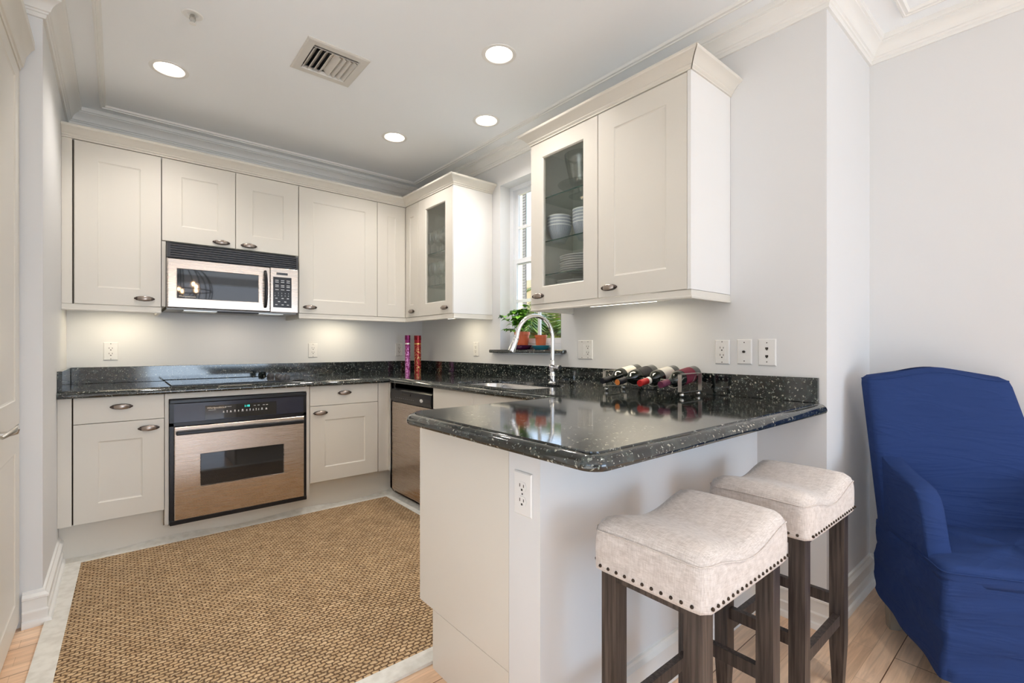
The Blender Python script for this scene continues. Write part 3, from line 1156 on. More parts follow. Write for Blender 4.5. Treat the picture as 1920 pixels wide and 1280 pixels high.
# underside: filters and cooktop lamp
B().box(uL + 0.09, uL + 0.27, 0.20, 0.34, 1.370, 1.3745, BK).build('grease_filter', M_nickel, t)
B().box(uR - 0.24, uR - 0.08, 0.20, 0.34, 1.370, 1.3745, BK).build('grease_filter', M_nickel, t)
B().box(uL + 0.27, uR - 0.24, 0.30, FM - 0.05, 1.366, 1.3745, BK).build('lamp_cover', M_blackm, t)
B().box(uL + 0.29, uR - 0.26, 0.29, 0.30, 1.368, 1.3745, BK).build('lamp_lens', mat('hob_lamp', (0.9, 0.8, 0.6), 0.4, emit=(1, 0.8, 0.5), estr=1.0), t)
area('hob_lamp', (-1.59, -0.27, 1.365), (0, 0, 0), 0.2, 0.05, 0.5, (1.0, 0.86, 0.68))
b = B().box(-1.985, -1.966, 0.003, DF - 0.006, 1.392, 1.793, BK)
single(b, 'microwave_filler', M_cab, (-1.975, -0.3, 1.39), 'narrow cream filler strip between left cabinet and microwave', 'strip')
b = B().box(-1.212, -1.195, 0.003, DF - 0.006, 1.392, 1.793, BK)
single(b, 'microwave_filler', M_cab, (-1.2, -0.3, 1.39), 'narrow cream filler strip right of the microwave', 'strip')

# right run base: dishwasher, sink base ----------------------------------
FR = 0.600
t = thing('dishwasher', 'stainless dishwasher with black control strip', 'dishwasher', (-0.3, -0.91, 0.05))
B().box(0.618, 1.214, 0.03, FR - 0.03, 0.10, 0.868, RT).build('body', M_blackm, t)
b = B()
ring = []
prof = [(FR - 0.028, 0.832), (FR - 0.002, 0.832), (FR + 0.006, 0.822), (FR + 0.012, 0.79), (FR + 0.012, 0.76), (FR + 0.006, 0.738), (FR - 0.028, 0.734)]
b.loft([[RT(u, d, z) for d, z in prof] for u in (0.618, 1.214)])
b.box(0.618, 1.214, FR - 0.06, FR - 0.03, 0.834, 0.868, RT)
cs = b.build('control_panel', M_black, t)
b = B()
b.box(0.80, 0.93, FR + 0.0122, FR + 0.0130, 0.792, 0.808, RT)
b.build('latch_recess', M_slot, cs)
b = B()
for k in range(10):
    u = 0.70 + k * 0.030
    b.box(u, u + 0.012, FR + 0.0121, FR + 0.0125, 0.768, 0.7705, RT)
b.build('panel_print', mat('grey_print', (0.25, 0.25, 0.25), 0.5), cs)
b = B().lathe([(0, 0.0), (0.016, 0.0), (0.016, 0.002), (0, 0.003)], (0, 0, 0), 24, (-1, 0, 0))
for v in b.bm.verts:
    v.co = Vector((v.co.x - FR - 0.0118, v.co.y * 1.25 - 1.09, v.co.z * 0.72 + 0.776))
bd = b.build('badge', M_mark, cs)
B().text('e2', 0.014, lambda x, y: (-FR - 0.0150, -1.082 - x, 0.771 + y)).build('badge_print', M_blackm, bd)
B().box(0.618, 1.214, FR - 0.028, FR, 0.068, 0.732, RT, bev=0.004).build('door_panel', M_steelw, t)
B().box(0.618, 1.214, FR - 0.10, FR - 0.08, 0.036, 0.066, RT).build('kick_plate', M_blackm, t)
B().box(0.604, 0.617, 0.1, FR - 0.022, 0.04, 0.868, RT).build('side_trim', M_steel, t)

t = thing('sink_base_cabinet', 'cream double base cabinet under the sink', 'cabinet', (-0.3, -1.75, ZB0))
b = B().box(1.220, 1.236, 0.01, FR - 0.022, ZB0, 0.874, RT).box(2.140, 2.156, 0.01, FR - 0.022, ZB0, 0.874, RT).box(1.236, 2.14, 0.01, FR - 0.022, ZB0, ZB0 + 0.016, RT)
b.build('body', M_cab, t)
for a, c in ((1.226, 1.678), (1.681, 2.150)):
    B().box(a, c, FR - 0.020, FR, 0.7365, 0.872, RT, bev=0.0015).build('false_drawer_front', M_cab, t)
    b = B()
    door_mesh(b, RT, a, c, ZB0, 0.7335, FR - 0.020, FR)
    b.build('door', M_cab, t)
b = B().box(1.22, 2.36, 0.52, 0.535, 0, ZB0 - 0.002, RT)
single(b, 'toe_kick', M_cab, (-0.53, -1.8, 0), 'short cream plinth board under the sink cabinet', 'plinth')

# peninsula base ------------------------------------------------------------
PX = 1.331
t = thing('peninsula_cabinet', 'cream peninsula base cabinet with plain end panel', 'cabinet', (-0.9, -2.64, 0))
B().box(-PX + 0.019, -0.45, -2.893, -2.398, ZB0, 0.874).build('body', M_cab, t)
B().box(-PX, -PX + 0.018, -2.8935, -2.376, ZB0, 0.874).build('end_panel', M_cab, t)
B().box(-PX, -PX + 0.018, -2.8935, -2.469, 0, ZB0 - 0.0015).build('lower_end_panel', M_cab, t)
B().box(-PX + 0.0185, -0.45, -2.480, -2.465, 0, ZB0 - 0.002).build('plinth', M_trim, t)
b = B().box(-PX + 0.02, -0.96, -2.396, -2.376, ZB0, 0.874).box(-0.955, -0.62, -2.396, -2.376, ZB0, 0.874)
b.build('door', M_cab, t)
struct(B().box(-PX, 0, -3.025, -2.895, 0, 0.874).build('wall_peninsula', M_wall))

# ------------------------------------------------------------------ worktop
ZC, ZCB = 0.915, 0.875


def offset_poly(pts, dist):
    """pts: list of (x,y,w) where w scales the offset of the edge leaving that vertex; counter-clockwise outline"""
    n = len(pts)
    out = []
    for i in range(n):
        p0, p1, p2 = pts[i - 1], pts[i], pts[(i + 1) % n]
        d1 = Vector((p1[0] - p0[0], p1[1] - p0[1])).normalized()
        d2 = Vector((p2[0] - p1[0], p2[1] - p1[1])).normalized()
        n1 = Vector((d1.y, -d1.x))
        n2 = Vector((d2.y, -d2.x))
        o1, o2 = p0[2] * dist, p1[2] * dist
        det = n1.x * n2.y - n1.y * n2.x
        if abs(det) < 1e-4:
            q = Vector((p1[0], p1[1])) + n1 * o1
        else:
            q = Vector((p1[0] + (o1 * n2.y - o2 * n1.y) / det, p1[1] + (n1.x * o2 - n2.x * o1) / det))
        out.append((q.x, q.y))
    return out


IN = 0.028
cx0, cyf, cyn = -1.431 + IN, -2.400 - IN, -3.298 + IN


def arc(cx, cy, r, a0, a1, n=7):
    return [(cx + r * cos(radians(a0 + (a1 - a0) * i / n)), cy + r * sin(radians(a0 + (a1 - a0) * i / n))) for i in range(n + 1)]


# counter-clockwise, starting at the left wall front corner
pts = [(-WL + 0.001, -0.6275 + IN, 1)]
pts += [(-0.6275 - IN + IN * 2 - 0.0, -0.6275 + IN, 1)]
out = []
r1, r2 = 0.055, 0.02
base = [(-WL + 0.001, -0.6275 + IN, 1), (-0.6275 + IN, -0.6275 + IN, 1), (-0.6275 + IN, cyf, 1)]
base += [(x, y, 1) for x, y in arc(cx0 + r1, cyf - r1, r1, 90, 180)]
base += [(x, y, 1) for x, y in arc(cx0 + r2, cyn + r2, r2, 180, 270)]
base += [(-0.006, cyn, 0), (-0.006, -0.001, 0), (-WL + 0.001, -0.001, 0)]
skx0, skx1, sky0, sky1 = -0.540, -0.165, -2.06, -1.33


def rrect(x0, x1, y0, y1, r, n=6):
    return arc(x1 - r, y1 - r, r, 0, 90, n) + arc(x0 + r, y1 - r, r, 90, 180, n) + arc(x0 + r, y0 + r, r, 180, 270, n) + arc(x1 - r, y0 + r, r, 270, 360, n)


prof = [(-0.0, ZC), (0.0008, ZC - 0.0035), (0.0045, ZC - 0.0050), (0.010, ZC - 0.0055), (0.0155, ZC - 0.0075), (0.021, ZC - 0.012), (0.0255, ZC - 0.018), (0.028, ZC - 0.025), (0.0275, ZC - 0.032), (0.024, ZC - 0.038), (0.018, ZCB)]
b = B()
hole = rrect(skx0, skx1, sky0, sky1, 0.10)
rings = [offset_poly(base, d) for d, z in prof]
R = b.loft([[(x, y, z) for x, y in rg] for rg, (d, z) in zip(rings, prof)], False, False)
hz = {}
for z, ring in ((ZC, R[0]), (ZCB, R[-1])):
    hv = [b.bm.verts.new((x, y, z)) for x, y in (hole if z == ZC else rrect(skx0 - 0.03, skx1 + 0.03, sky0 - 0.03, sky1 + 0.03, 0.12))]
    hz[z] = hv
    es = []
    for lp in (ring, hv):
        for i in range(len(lp)):
            a_, c_ = lp[i], lp[(i + 1) % len(lp)]
            ex = b.bm.edges.get((a_, c_))
            es.append(ex or b.bm.edges.new((a_, c_)))
    bmesh.ops.triangle_fill(b.bm, use_beauty=True, use_dissolve=False, edges=es)
ZS = ZC - 0.018
HS = [hz[ZC], [b.bm.verts.new((x, y, ZS)) for x, y in hole], [b.bm.verts.new((x, y, ZS)) for x, y in rrect(skx0 - 0.03, skx1 + 0.03, sky0 - 0.03, sky1 + 0.03, 0.12)], hz[ZCB]]
for A_, C_ in zip(HS, HS[1:]):
    for i in range(len(A_)):
        j = (i + 1) % len(A_)
        b.face([A_[i], A_[j], C_[j], C_[i]])
ct = thing('worktop', 'continuous black speckled granite worktop with peninsula', 'worktop', (-1.2, -1.2, ZCB))
wt = b.build('slab', M_gran, ct, smooth=40)
B().box(-WL + 0.021, -0.021, -0.020, -0.001, ZC + .0003, 1.017, bev=0.0015).build('backsplash', M_gran, ct)
B().box(-0.020, -0.001, -3.268, -0.001, ZC + .0003, 1.017, bev=0.0015).build('backsplash', M_gran, ct)
B().box(-WL + 0.001, -WL + 0.020, -0.595, -0.001, ZC + .0003, 1.017, bev=0.0015).build('backsplash', M_gran, ct)

# sink
b = B()
levels = [(0.0, ZS - 0.001), (0.004, ZS - 0.012), (0.008, ZS - 0.12), (0.02, ZS - 0.175), (0.06, ZS - 0.192), (0.13, ZS - 0.196)]
rg = [[(x, y, ZS - 0.001) for x, y in rrect(skx0 - 0.018, skx1 + 0.018, sky0 - 0.018, sky1 + 0.018, 0.11)]]
for ins, z in levels:
    rg.append([(x, y, z) for x, y in rrect(skx0 - 0.006 + ins, skx1 + 0.006 - ins, sky0 - 0.006 + ins, sky1 + 0.006 - ins, max(0.10 - ins * .3, 0.03))])
b.loft(rg, False, True)
t = thing('kitchen_sink', 'undermounted stainless steel sink in the granite', 'sink', (-0.35, -1.69, 0.68))
b.build('basin', M_sink, t, smooth=40)
B().lathe([(0.0, 0), (0.04, 0), (0.044, 0.002), (0.044, 0.0)], (-0.35, -1.69, 0.6805), 24).build('drain', M_chrome, t, smooth=40)

# faucet
fx, fy = -0.112, -1.846
t = thing('kitchen_faucet', 'tall chrome gooseneck faucet with pull-down spray head', 'faucet', (fx, fy, ZC))
B().lathe([(0, 0), (0.026, 0), (0.027, 0.004), (0.024, 0.010), (0.0185, 0.014), (0.0185, 0.045), (0.021, 0.047), (0.021, 0.050), (0.0185, 0.053), (0.0185, 0.085), (0.023, 0.092),
           (0.024, 0.106), (0.021, 0.118), (0.017, 0.128), (0.0165, 0.142), (0.014, 0.145), (0.0, 0.145)], (fx, fy, ZC + 0.0003), 28).build('base', M_chrome, t, smooth=40)
rA = 0.128
zc_ = 1.205
pts = [(fx, fy, ZC + 0.142), (fx, fy, zc_ - 0.05), (fx, fy, zc_)]
for i in range(1, 17):
    a = pi * i / 16 * 0.98
    pts.append((fx - rA + rA * cos(a), fy + 0.04 * (i / 16), zc_ + rA * sin(a)))
pts.append((pts[-1][0] - 0.004, pts[-1][1], pts[-1][2] - 0.015))
B().tube(pts, 0.0125, 16).build('spout', M_chrome, t, smooth=50)
e0 = Vector(pts[-1])
dirn = Vector((-0.035, 0.02, -0.10)).normalized()
B().lathe([(0, -0.002), (0.0145, -0.002), (0.0155, 0.006), (0.0145, 0.010), (0.0150, 0.012), (0.0185, 0.036), (0.021, 0.076), (0.0215, 0.085), (0.018, 0.088), (0, 0.088)], e0, 24, dirn).build('spray_head', M_chrome, t, smooth=40)
b = B()
b.tube([(fx, fy - 0.018, 1.020), (fx - 0.005, fy - 0.045, 1.020), (fx - 0.006, fy - 0.068, 1.016)], [0.012, 0.013, 0.016], 14)
b.tube([(fx - 0.004, fy - 0.04, 1.026), (fx - 0.05, fy - 0.052, 1.030), (fx - 0.085, fy - 0.058, 1.036)], [(0.006, 0.009), (0.005, 0.008), (0.004, 0.007)], 12)
b.build('lever', M_chrome, t, smooth=50)

# cooktop
t = thing('glass_cooktop', 'flush black glass cooktop set in the granite above the oven', 'cooktop', (-1.59, -0.31, ZC))
B().box(-1.955, -1.215, -0.56, -0.075, ZC + 0.0003, ZC + 0.006, bev=0.002).build('glass_top', mat('cooktop_glass', (0.01, 0.01, 0.012), 0.04, spec=0.7), t)
b = B()
for cx, cy, r in ((-1.80, -0.42, 0.09), (-1.80, -0.20, 0.075), (-1.50, -0.42, 0.075), (-1.50, -0.20, 0.09)):
    for rr in (r, r - 0.008):
        o_ = circ(cx, cy, rr, 40)
        i_ = circ(cx, cy, rr - 0.0015, 40)
        va = [b.bm.verts.new((x, y, ZC + 0.0064)) for x, y in o_]
        vb = [b.bm.verts.new((x, y, ZC + 0.0064)) for x, y in i_]
        for k in range(40):
            b.face([va[k], va[(k + 1) % 40], vb[(k + 1) % 40], vb[k]])
b.build('burner_marking', mat('burner_ring', (0.10, 0.10, 0.10), 0.4), t)
for kx, ky in ((-1.335, -0.16), (-1.305, -0.26), (-1.285, -0.38), (-1.335, -0.46)):
    b = B().lathe([(0, 0), (0.024, 0), (0.024, 0.006), (0.021, 0.022), (0.017, 0.026), (0, 0.026)], (kx, ky, ZC + 0.0062), 22)
    b.box(kx - 0.004, kx + 0.004, ky - 0.019, ky + 0.019, ZC + 0.028, ZC + 0.036)
    b.build('knob', mat('knob_grey', (0.06, 0.06, 0.065), 0.25) if 'knob_grey' not in MATS else MATS['knob_grey'], t, smooth=35)


# ------------------------------------------------------------------ outlets
def outlet(mp, u0, u1, z0, z1, label, kind='duplex', d0=0.0):
    t = thing('wall_outlet' if kind in ('duplex', 'round', 'gfci') else 'wall_jack', label, 'outlet' if kind in ('duplex', 'round', 'gfci') else 'wall plate', mp((u0 + u1) / 2, d0, (z0 + z1) / 2))
    b = B()
    def rect(i, d):
        return [b.bm.verts.new(mp(*p)) for p in ((u0 + i, d0 + d, z0 + i), (u1 - i, d0 + d, z0 + i), (u1 - i, d0 + d, z1 - i), (u0 + i, d0 + d, z1 - i))]
    R = [rect(0, 0.0005), rect(0, 0.0025), rect(0.004, 0.0055)]
    for A, C in zip(R, R[1:]):
        for i in range(4): b.face([A[i], A[(i + 1) % 4], C[(i + 1) % 4], C[i]])
    b.face(R[-1]); b.face(R[0][::-1])
    b.build('cover_plate', M_plastic, t)
    um, zm = (u0 + u1) / 2, (z0 + z1) / 2
    D = d0 + 0.0057

    def slots(b, u, z):
        b.box(u - 0.0095, u - 0.007, D + 0.0016, D + 0.0021, z - 0.001, z + 0.008, mp)
        b.box(u + 0.006, u + 0.0085, D + 0.0016, D + 0.0021, z - 0.001, z + 0.007, mp)
        b.box(u - 0.003, u + 0.003, D + 0.0016, D + 0.0021, z - 0.011, z - 0.0055, mp)

    def screws(b, us=(0,), dz=0.048):
        for a in us:
            for q in (-dz, dz):
                b.box(um + a - 0.0022, um + a + 0.0022, D - 0.0001, D + 0.0003, zm + q - 0.0022, zm + q + 0.0022, mp)
    if kind == 'duplex':
        B().box(um - 0.0165, um + 0.0165, D, D + 0.0015, zm - 0.033, zm + 0.033, mp).build('receptacle', M_plastic, t)
        b = B(); slots(b, um, zm + 0.017); slots(b, um, zm - 0.017); screws(b); b.build('contact_slots', M_slot, t)
    elif kind == 'round':
        for q in (0.020, -0.020):
            b = B()
            pr_ = [(cos(2 * pi * k / 24) * 0.017, max(-0.0135, min(0.0135, sin(2 * pi * k / 24) * 0.017))) for k in range(24)]
            b.loft([[mp(um + x, D, zm + q + y) for x, y in pr_], [mp(um + x, D + 0.0016, zm + q + y) for x, y in pr_]])
            b.build('receptacle', M_plastic, t)
        b = B(); slots(b, um, zm + 0.020); slots(b, um, zm - 0.020); screws(b, dz=0.0); b.build('contact_slots', M_slot, t)
    elif kind == 'gfci':
        B().box(um - 0.0395, um - 0.0075, D, D + 0.0015, zm - 0.033, zm + 0.033, mp).build('switch_rocker', M_plastic, t)
        B().box(um + 0.0075, um + 0.0405, D, D + 0.0015, zm - 0.033, zm + 0.033, mp).build('receptacle', M_plastic, t)
        b = B(); slots(b, um + 0.024, zm + 0.017); slots(b, um + 0.024, zm - 0.019); screws(b, (-0.024, 0.024)); b.build('contact_slots', M_slot, t)
    elif kind == 'coax':
        B().lathe([(0, 0), (0.0055, 0), (0.0055, 0.008), (0.004, 0.009), (0, 0.009)], mp(um, D, zm), 16, Vector(mp(0, 1, 0)) - Vector(mp(0, 0, 0))).build('coax_socket', M_slot, t)
        b = B(); screws(b, dz=0.042); b.build('screw', M_slot, t)
    elif kind == 'phone':
        b = B()
        for q in (0.016, -0.018):
            b.box(um - 0.006, um + 0.006, D, D + 0.0008, zm + q - 0.003, zm + q + 0.006, mp)
            b.box(um - 0.003, um + 0.003, D, D + 0.0008, zm + q - 0.007, zm + q - 0.003, mp)
        b.build('phone_socket', M_slot, t)
        b = B(); screws(b, dz=0.042); b.build('screw', M_slot, t)
    return t


outlet(BK, -2.262, -2.190, 1.058, 1.172, 'white outlet on the back wall at left, below the tall cabinet')
outlet(BK, -1.024, -0.952, 1.058, 1.172, 'white outlet on the back wall between microwave and corner')
outlet(BK, -0.272, -0.200, 1.060, 1.174, 'white outlet partly hidden behind the purple tube')
outlet(RT, 0.838, 0.910, 1.068, 1.182, 'white outlet left of the window under the glass cabinet')
outlet(RT, 1.958, 2.076, 1.068, 1.184, 'wide white double plate with switch and outlet right of faucet', 'gfci')
outlet(RT, 2.833, 2.902, 1.062, 1.176, 'leftmost of the three white plates above the peninsula, an outlet')
outlet(RT, 2.937, 3.003, 1.064, 1.178, 'middle white wall plate with one cable socket', 'coax')
outlet(RT, 3.030, 3.105, 1.060, 1.178, 'white wall plate with two phone sockets nearest the wall corner', 'phone')
ED = lambda u, d, z: (-PX - d, -u, z)
outlet(ED, 2.922, 2.996, 0.678, 0.798, 'white outlet on the end post of the peninsula', 'round')

# ------------------------------------------------------------------ ceiling fixtures
for i, (x, y) in enumerate(cans):
    lab = ['round recessed ceiling light above the left cabinets', 'recessed ceiling light nearest the right wall cabinets with visible inner baffle',
           'round recessed ceiling light nearest the back right corner', 'round recessed ceiling light over the sink window'][i]
    t = thing('recessed_light', lab, 'ceiling light', (x, y, CZ))
    B().lathe([(0.066, 0.006), (0.068, -0.002), (0.078, -0.004), (0.086, -0.002), (0.087, 0.0)], (x, y, CZ - 0.0005), 36).build('trim_ring', M_trim, t, smooth=40)
    B().lathe([(0.0665, 0.0), (0.062, 0.03), (0.058, 0.06), (0.055, 0.10), (0, 0.102)], (x, y, CZ), 32).build('baffle', mat('baffle_white', (0.85, 0.8, 0.72), 0.3) if 'baffle_white' not in MATS else MATS['baffle_white'], t, smooth=40)
    B().lathe([(0, 0.030), (0.025, 0.031), (0.042, 0.036), (0.048, 0.045), (0.044, 0.06), (0.02, 0.085), (0, 0.09)], (x, y, CZ), 28).build('bulb', M_bulb, t, smooth=50)
    l = bpy.data.lights.new('can_lamp', 'SPOT')
    l.energy = 22
    l.color = (1.0, 0.935, 0.88)
    l.spot_size = radians(128)
    l.spot_blend = 0.75
    l.shadow_soft_size = 0.045
    lo = bpy.data.objects.new('can_lamp', l)
    COL.objects.link(lo)
    lo.location = (x, y, CZ + 0.022)

# added lamps over the unseen dining side, there to brighten floor, walls and ceiling
for x, y in ((-0.78, -4.20), (-2.4, -5.0), (-4.2, -5.0), (-2.4, -7.0), (-4.2, -7.0)):
    t = thing('recessed_light', 'round recessed fill light added out of view over the dining side', 'ceiling light', (x, y, CZ), 0, 'added dining side fill lights')
    B().lathe([(0.05, -0.0005), (0.050, -0.004), (0.080, -0.004), (0.086, -0.002), (0.087, -0.0005)], (x, y, CZ), 28).build('trim_ring', M_trim, t, smooth=40)
    B().lathe([(0, -0.002), (0.0495, -0.002)], (x, y, CZ), 28).build('lens', M_bulb, t)
    l = bpy.data.lights.new('can_lamp', 'SPOT')
    l.energy = 34 if x > -1 else 16
    l.color = (1.0, 0.90, 0.78)
    l.spot_size = radians(96 if x > -1 else 140)
    l.spot_blend = 0.8
    l.shadow_soft_size = 0.045
    lo = bpy.data.objects.new('can_lamp', l)
    COL.objects.link(lo)
    lo.location = (x, y, CZ - 0.006)

# air vent
t = thing('ceiling_vent', 'square white metal air register with louvers on the ceiling', 'vent', ((VENT[0] + VENT[1]) / 2, (VENT[2] + VENT[3]) / 2, CZ))
b = B()
ox0, ox1, oy0, oy1 = -1.507, -1.202, -1.636, -1.322
R = []
for i, z in ((0, CZ), (0, CZ - 0.004), (0.008, CZ - 0.008), (0.040, CZ - 0.008), (0.042, CZ - 0.003), (0.042, CZ + 0.01)):
    R.append([b.bm.verts.new(p) for p in ((ox0 + i, oy0 + i, z), (ox1 - i, oy0 + i, z), (ox1 - i, oy1 - i, z), (ox0 + i, oy1 - i, z))])
for A, C in zip(R, R[1:]):
    for i in range(4): b.face([A[i], A[(i + 1) % 4], C[(i + 1) % 4], C[i]])
b.build('frame', M_vent, t)
b = B().box(VENT[0], VENT[1], VENT[2], VENT[3], CZ + 0.05, CZ + 0.055)
b.box(VENT[0] - .004, VENT[0], VENT[2], VENT[3], CZ + 0.003, CZ + 0.055).box(VENT[1], VENT[1] + .004, VENT[2], VENT[3], CZ + 0.003, CZ + 0.055)
b.box(VENT[0], VENT[1], VENT[2] - .004, VENT[2], CZ + 0.003, CZ + 0.055).box(VENT[0], VENT[1], VENT[3], VENT[3] + .004, CZ + 0.003, CZ + 0.055)
b.build('duct', M_blackm, t)
vx0, vx1 = -1.463, -1.246
# one long blade across the far end, then four blades tipping each way
for (ya, zoff) in ((-1.578, 0),):
    b = B()
    b.loft([[(vx0, ya, CZ - 0.008), (vx0, ya - 0.004, CZ - 0.008), (vx0, ya + 0.012, CZ + 0.018), (vx0, ya + 0.015, CZ + 0.018)],
            [(vx1, ya, CZ - 0.008), (vx1, ya - 0.004, CZ - 0.008), (vx1, ya + 0.012, CZ + 0.018), (vx1, ya + 0.015, CZ + 0.018)]])
    b.build('blade', M_vent, t)
for k in range(8):
    s = 1 if k < 4 else -1
    xx = vx0 + 0.014 + (vx1 - vx0 - 0.028) * k / 7
    b = B()
    w = 0.012 * s
    b.loft([[(xx - w, y_, CZ - 0.006), (xx - w + 0.0025, y_, CZ - 0.006), (xx + w + 0.0025, y_, CZ + 0.018), (xx + w, y_, CZ + 0.018)] for y_ in (-1.560, -1.366)])
    b.build('blade', M_vent, t)

# sprinkler
t = thing('fire_sprinkler', 'small white pendent fire sprinkler on the ceiling', 'sprinkler', (-1.94, -1.455, CZ))
B().lathe([(0, -0.001), (0.038, -0.001), (0.040, -0.003), (0.036, -0.006), (0.022, -0.004), (0.021, -0.001)], (-1.94, -1.455, CZ), 32).build('escutcheon', M_trim, t, smooth=40)
b = B().lathe([(0.008, 0), (0.008, -0.012), (0.005, -0.014), (0.004, -0.030), (0, -0.030)], (-1.94, -1.455, CZ - 0.004), 16)
for q in (-1, 1):
    b.tube([(-1.94 + q * 0.009, -1.455, CZ - 0.010), (-1.94 + q * 0.011, -1.455, CZ - 0.024), (-1.94 + q * 0.002, -1.455, CZ - 0.040)], 0.0022, 8)
b.build('head', M_nickel, t, smooth=40)
B().lathe([(0, -0.040), (0.013, -0.040), (0.0135, -0.042), (0, -0.0425)], (-1.94, -1.455, CZ), 20).build('deflector', M_trim, t)

# under-cabinet lights
WC = (1.0, 0.84, 0.58)
for nm, cx, cy, sx, sy, lab, p in (
        ('a', -2.17, -0.20, 0.24, 0.05, 'slim warm light bar hidden under the tall left cabinet', 0.6),
        ('b', -0.84, -0.20, 0.28, 0.05, 'slim warm light bar under the cabinet right of microwave', 0.65),
        ('c', -0.20, -0.86, 0.05, 0.24, 'slim warm light bar under the glass cabinet left of window', 0.5),
        ('d', -0.20, -2.42, 0.05, 0.42, 'bright light bar under the glass cabinet right of window', 0.75)):
    t = thing('undercabinet_light', lab, 'light', (cx, cy, 1.386))
    B().box(cx - sx / 2 - .008, cx + sx / 2 + .008, cy - sy / 2 - .008, cy + sy / 2 + .008, 1.372, 1.3857, bev=0.002).build('housing', M_plastic, t)
    B().box(cx - sx / 2, cx + sx / 2, cy - sy / 2, cy + sy / 2, 1.364, 1.3718, bev=0.002).build('lens', M_strip, t)
    area('bar_lamp', (cx, cy, 1.3635), (0, 0, 0), sx, sy, p, WC)

# ------------------------------------------------------------------ rug
RX0, RX1, RY0, RY1 = -2.410, -0.560, -2.450, -0.512
BW = 0.072


def rug_z(x, y):
    d = RY1 - y
    z = 0.010
    if d < 0.06: z += 0.022 * (1 - d / 0.06) ** 2 * (0.6 + 0.4 * sin(x * 9))
    if -1.25 > y: pass
    dr = RX1 - x
    if dr < 0.06 and y > -1.2: z += 0.018 * (1 - dr / 0.06) ** 2
    return z


def rx(x, y):
    # the left edge runs slightly askew
    s = (RX1 - x) / (RX1 - RX0)
    return x - 0.022 * s * min(1, max(0, (-y - 0.5) / 1.2))


def grid(b, x0, x1, y0, y1, nx, ny, base=0.0005):
    T, Bo = {}, {}
    for i in range(nx + 1):
        for j in range(ny + 1):
            x, y = x0 + (x1 - x0) * i / nx, y0 + (y1 - y0) * j / ny
            z = rug_z(x, y)
            T[i, j] = b.bm.verts.new((rx(x, y), y, z))
            Bo[i, j] = b.bm.verts.new((rx(x, y), y, max(base, z - 0.009)))
    for i in range(nx):
        for j in range(ny):
            b.face([T[i, j], T[i + 1, j], T[i + 1, j + 1], T[i, j + 1]])
            b.face([Bo[i, j], Bo[i, j + 1], Bo[i + 1, j + 1], Bo[i + 1, j]])
    for i in range(nx):
        b.face([T[i, 0], Bo[i, 0], Bo[i + 1, 0], T[i + 1, 0]])
        b.face([T[i, ny], T[i + 1, ny], Bo[i + 1, ny], Bo[i, ny]])
    for j in range(ny):
        b.face([T[0, j], T[0, j + 1], Bo[0, j + 1], Bo[0, j]])
        b.face([T[nx, j], Bo[nx, j], Bo[nx, j + 1], T[nx, j + 1]])


t = thing('sisal_rug', 'tan woven sisal rug with white canvas border filling the kitchen floor', 'rug', (-1.48, -1.48, 0))
b = B()
grid(b, RX0 + BW, RX1 - BW, RY0 + BW, RY1 - BW, 40, 40)
b.build('weave', M_sisal, t)
b = B()
ov = 0.0
for (a, c, d, e_, nx, ny) in ((RX0, RX0 + BW, RY0, RY1, 4, 40), (RX1 - BW, RX1, RY0, RY1, 6, 40), (RX0 + BW, RX1 - BW, RY0, RY0 + BW, 40, 4), (RX0 + BW, RX1 - BW, RY1 - BW, RY1, 40, 8)):
    grid(b, a, c, d, e_, nx, ny)
for v in b.bm.verts:
    if v.co.z > 0.009: v.co.z += 0.0015
b.build('border', M_bind, t, smooth=40)


# ------------------------------------------------------------------ tall cabinet at left edge
t = thing('tall_cabinet', 'tall cream built-in cabinet cut off at the left edge', 'cabinet', (-2.8, -1.7, 0))
TX = -2.497
B().box(-3.10, TX - 0.022, -2.25, -LE - 0.004, 0.0, 2.33).build('body', M_cab, t)
XF = lambda u, d, z: (-3 + d, -u, z)
for za, zb_, hz_ in ((0.035, 0.829, None), (0.833, 2.300, 0.870)):
    b = B()
    door_mesh(b, XF, LE + 0.010, 1.90, za, zb_, TX + 3 - 0.020, TX + 3, fw=0.10, fh=0.10)
    d_ = b.build('door', M_cab, t)
    if hz_:
        b = B()
        yy = -1.60
        b.tube([(TX, yy, 0.845), (TX + 0.020, yy, 0.845), (TX + 0.036, yy, 0.850), (TX + 0.040, yy, 0.862)], [(0.010, 0.010), (0.009, 0.009), (0.010, 0.012), (0.008, 0.012)], 12)
        b.tube([(TX + 0.036, yy + 0.010, 0.858), (TX + 0.040, yy - 0.03, 0.862), (TX + 0.036, yy - 0.09, 0.860), (TX + 0.02, yy - 0.12, 0.85)], [(0.009, 0.006), (0.011, 0.006), (0.010, 0.006), (0.006, 0.005)], 12)
        b.build('handle', M_nickel, d_, smooth=50)
b = B()
cp2 = [(-0.03, 2.262), (0.004, 2.262), (0.006, 2.275), (0.012, 2.278), (0.016, 2.295), (0.020, 2.322), (0.034, 2.350), (0.044, 2.362), (0.044, 2.392), (-0.03, 2.392)]
b.sweep([(TX, -2.25), (TX, -LE - 0.012)], cp2)
b.build('cornice', M_cab, t, smooth=30)

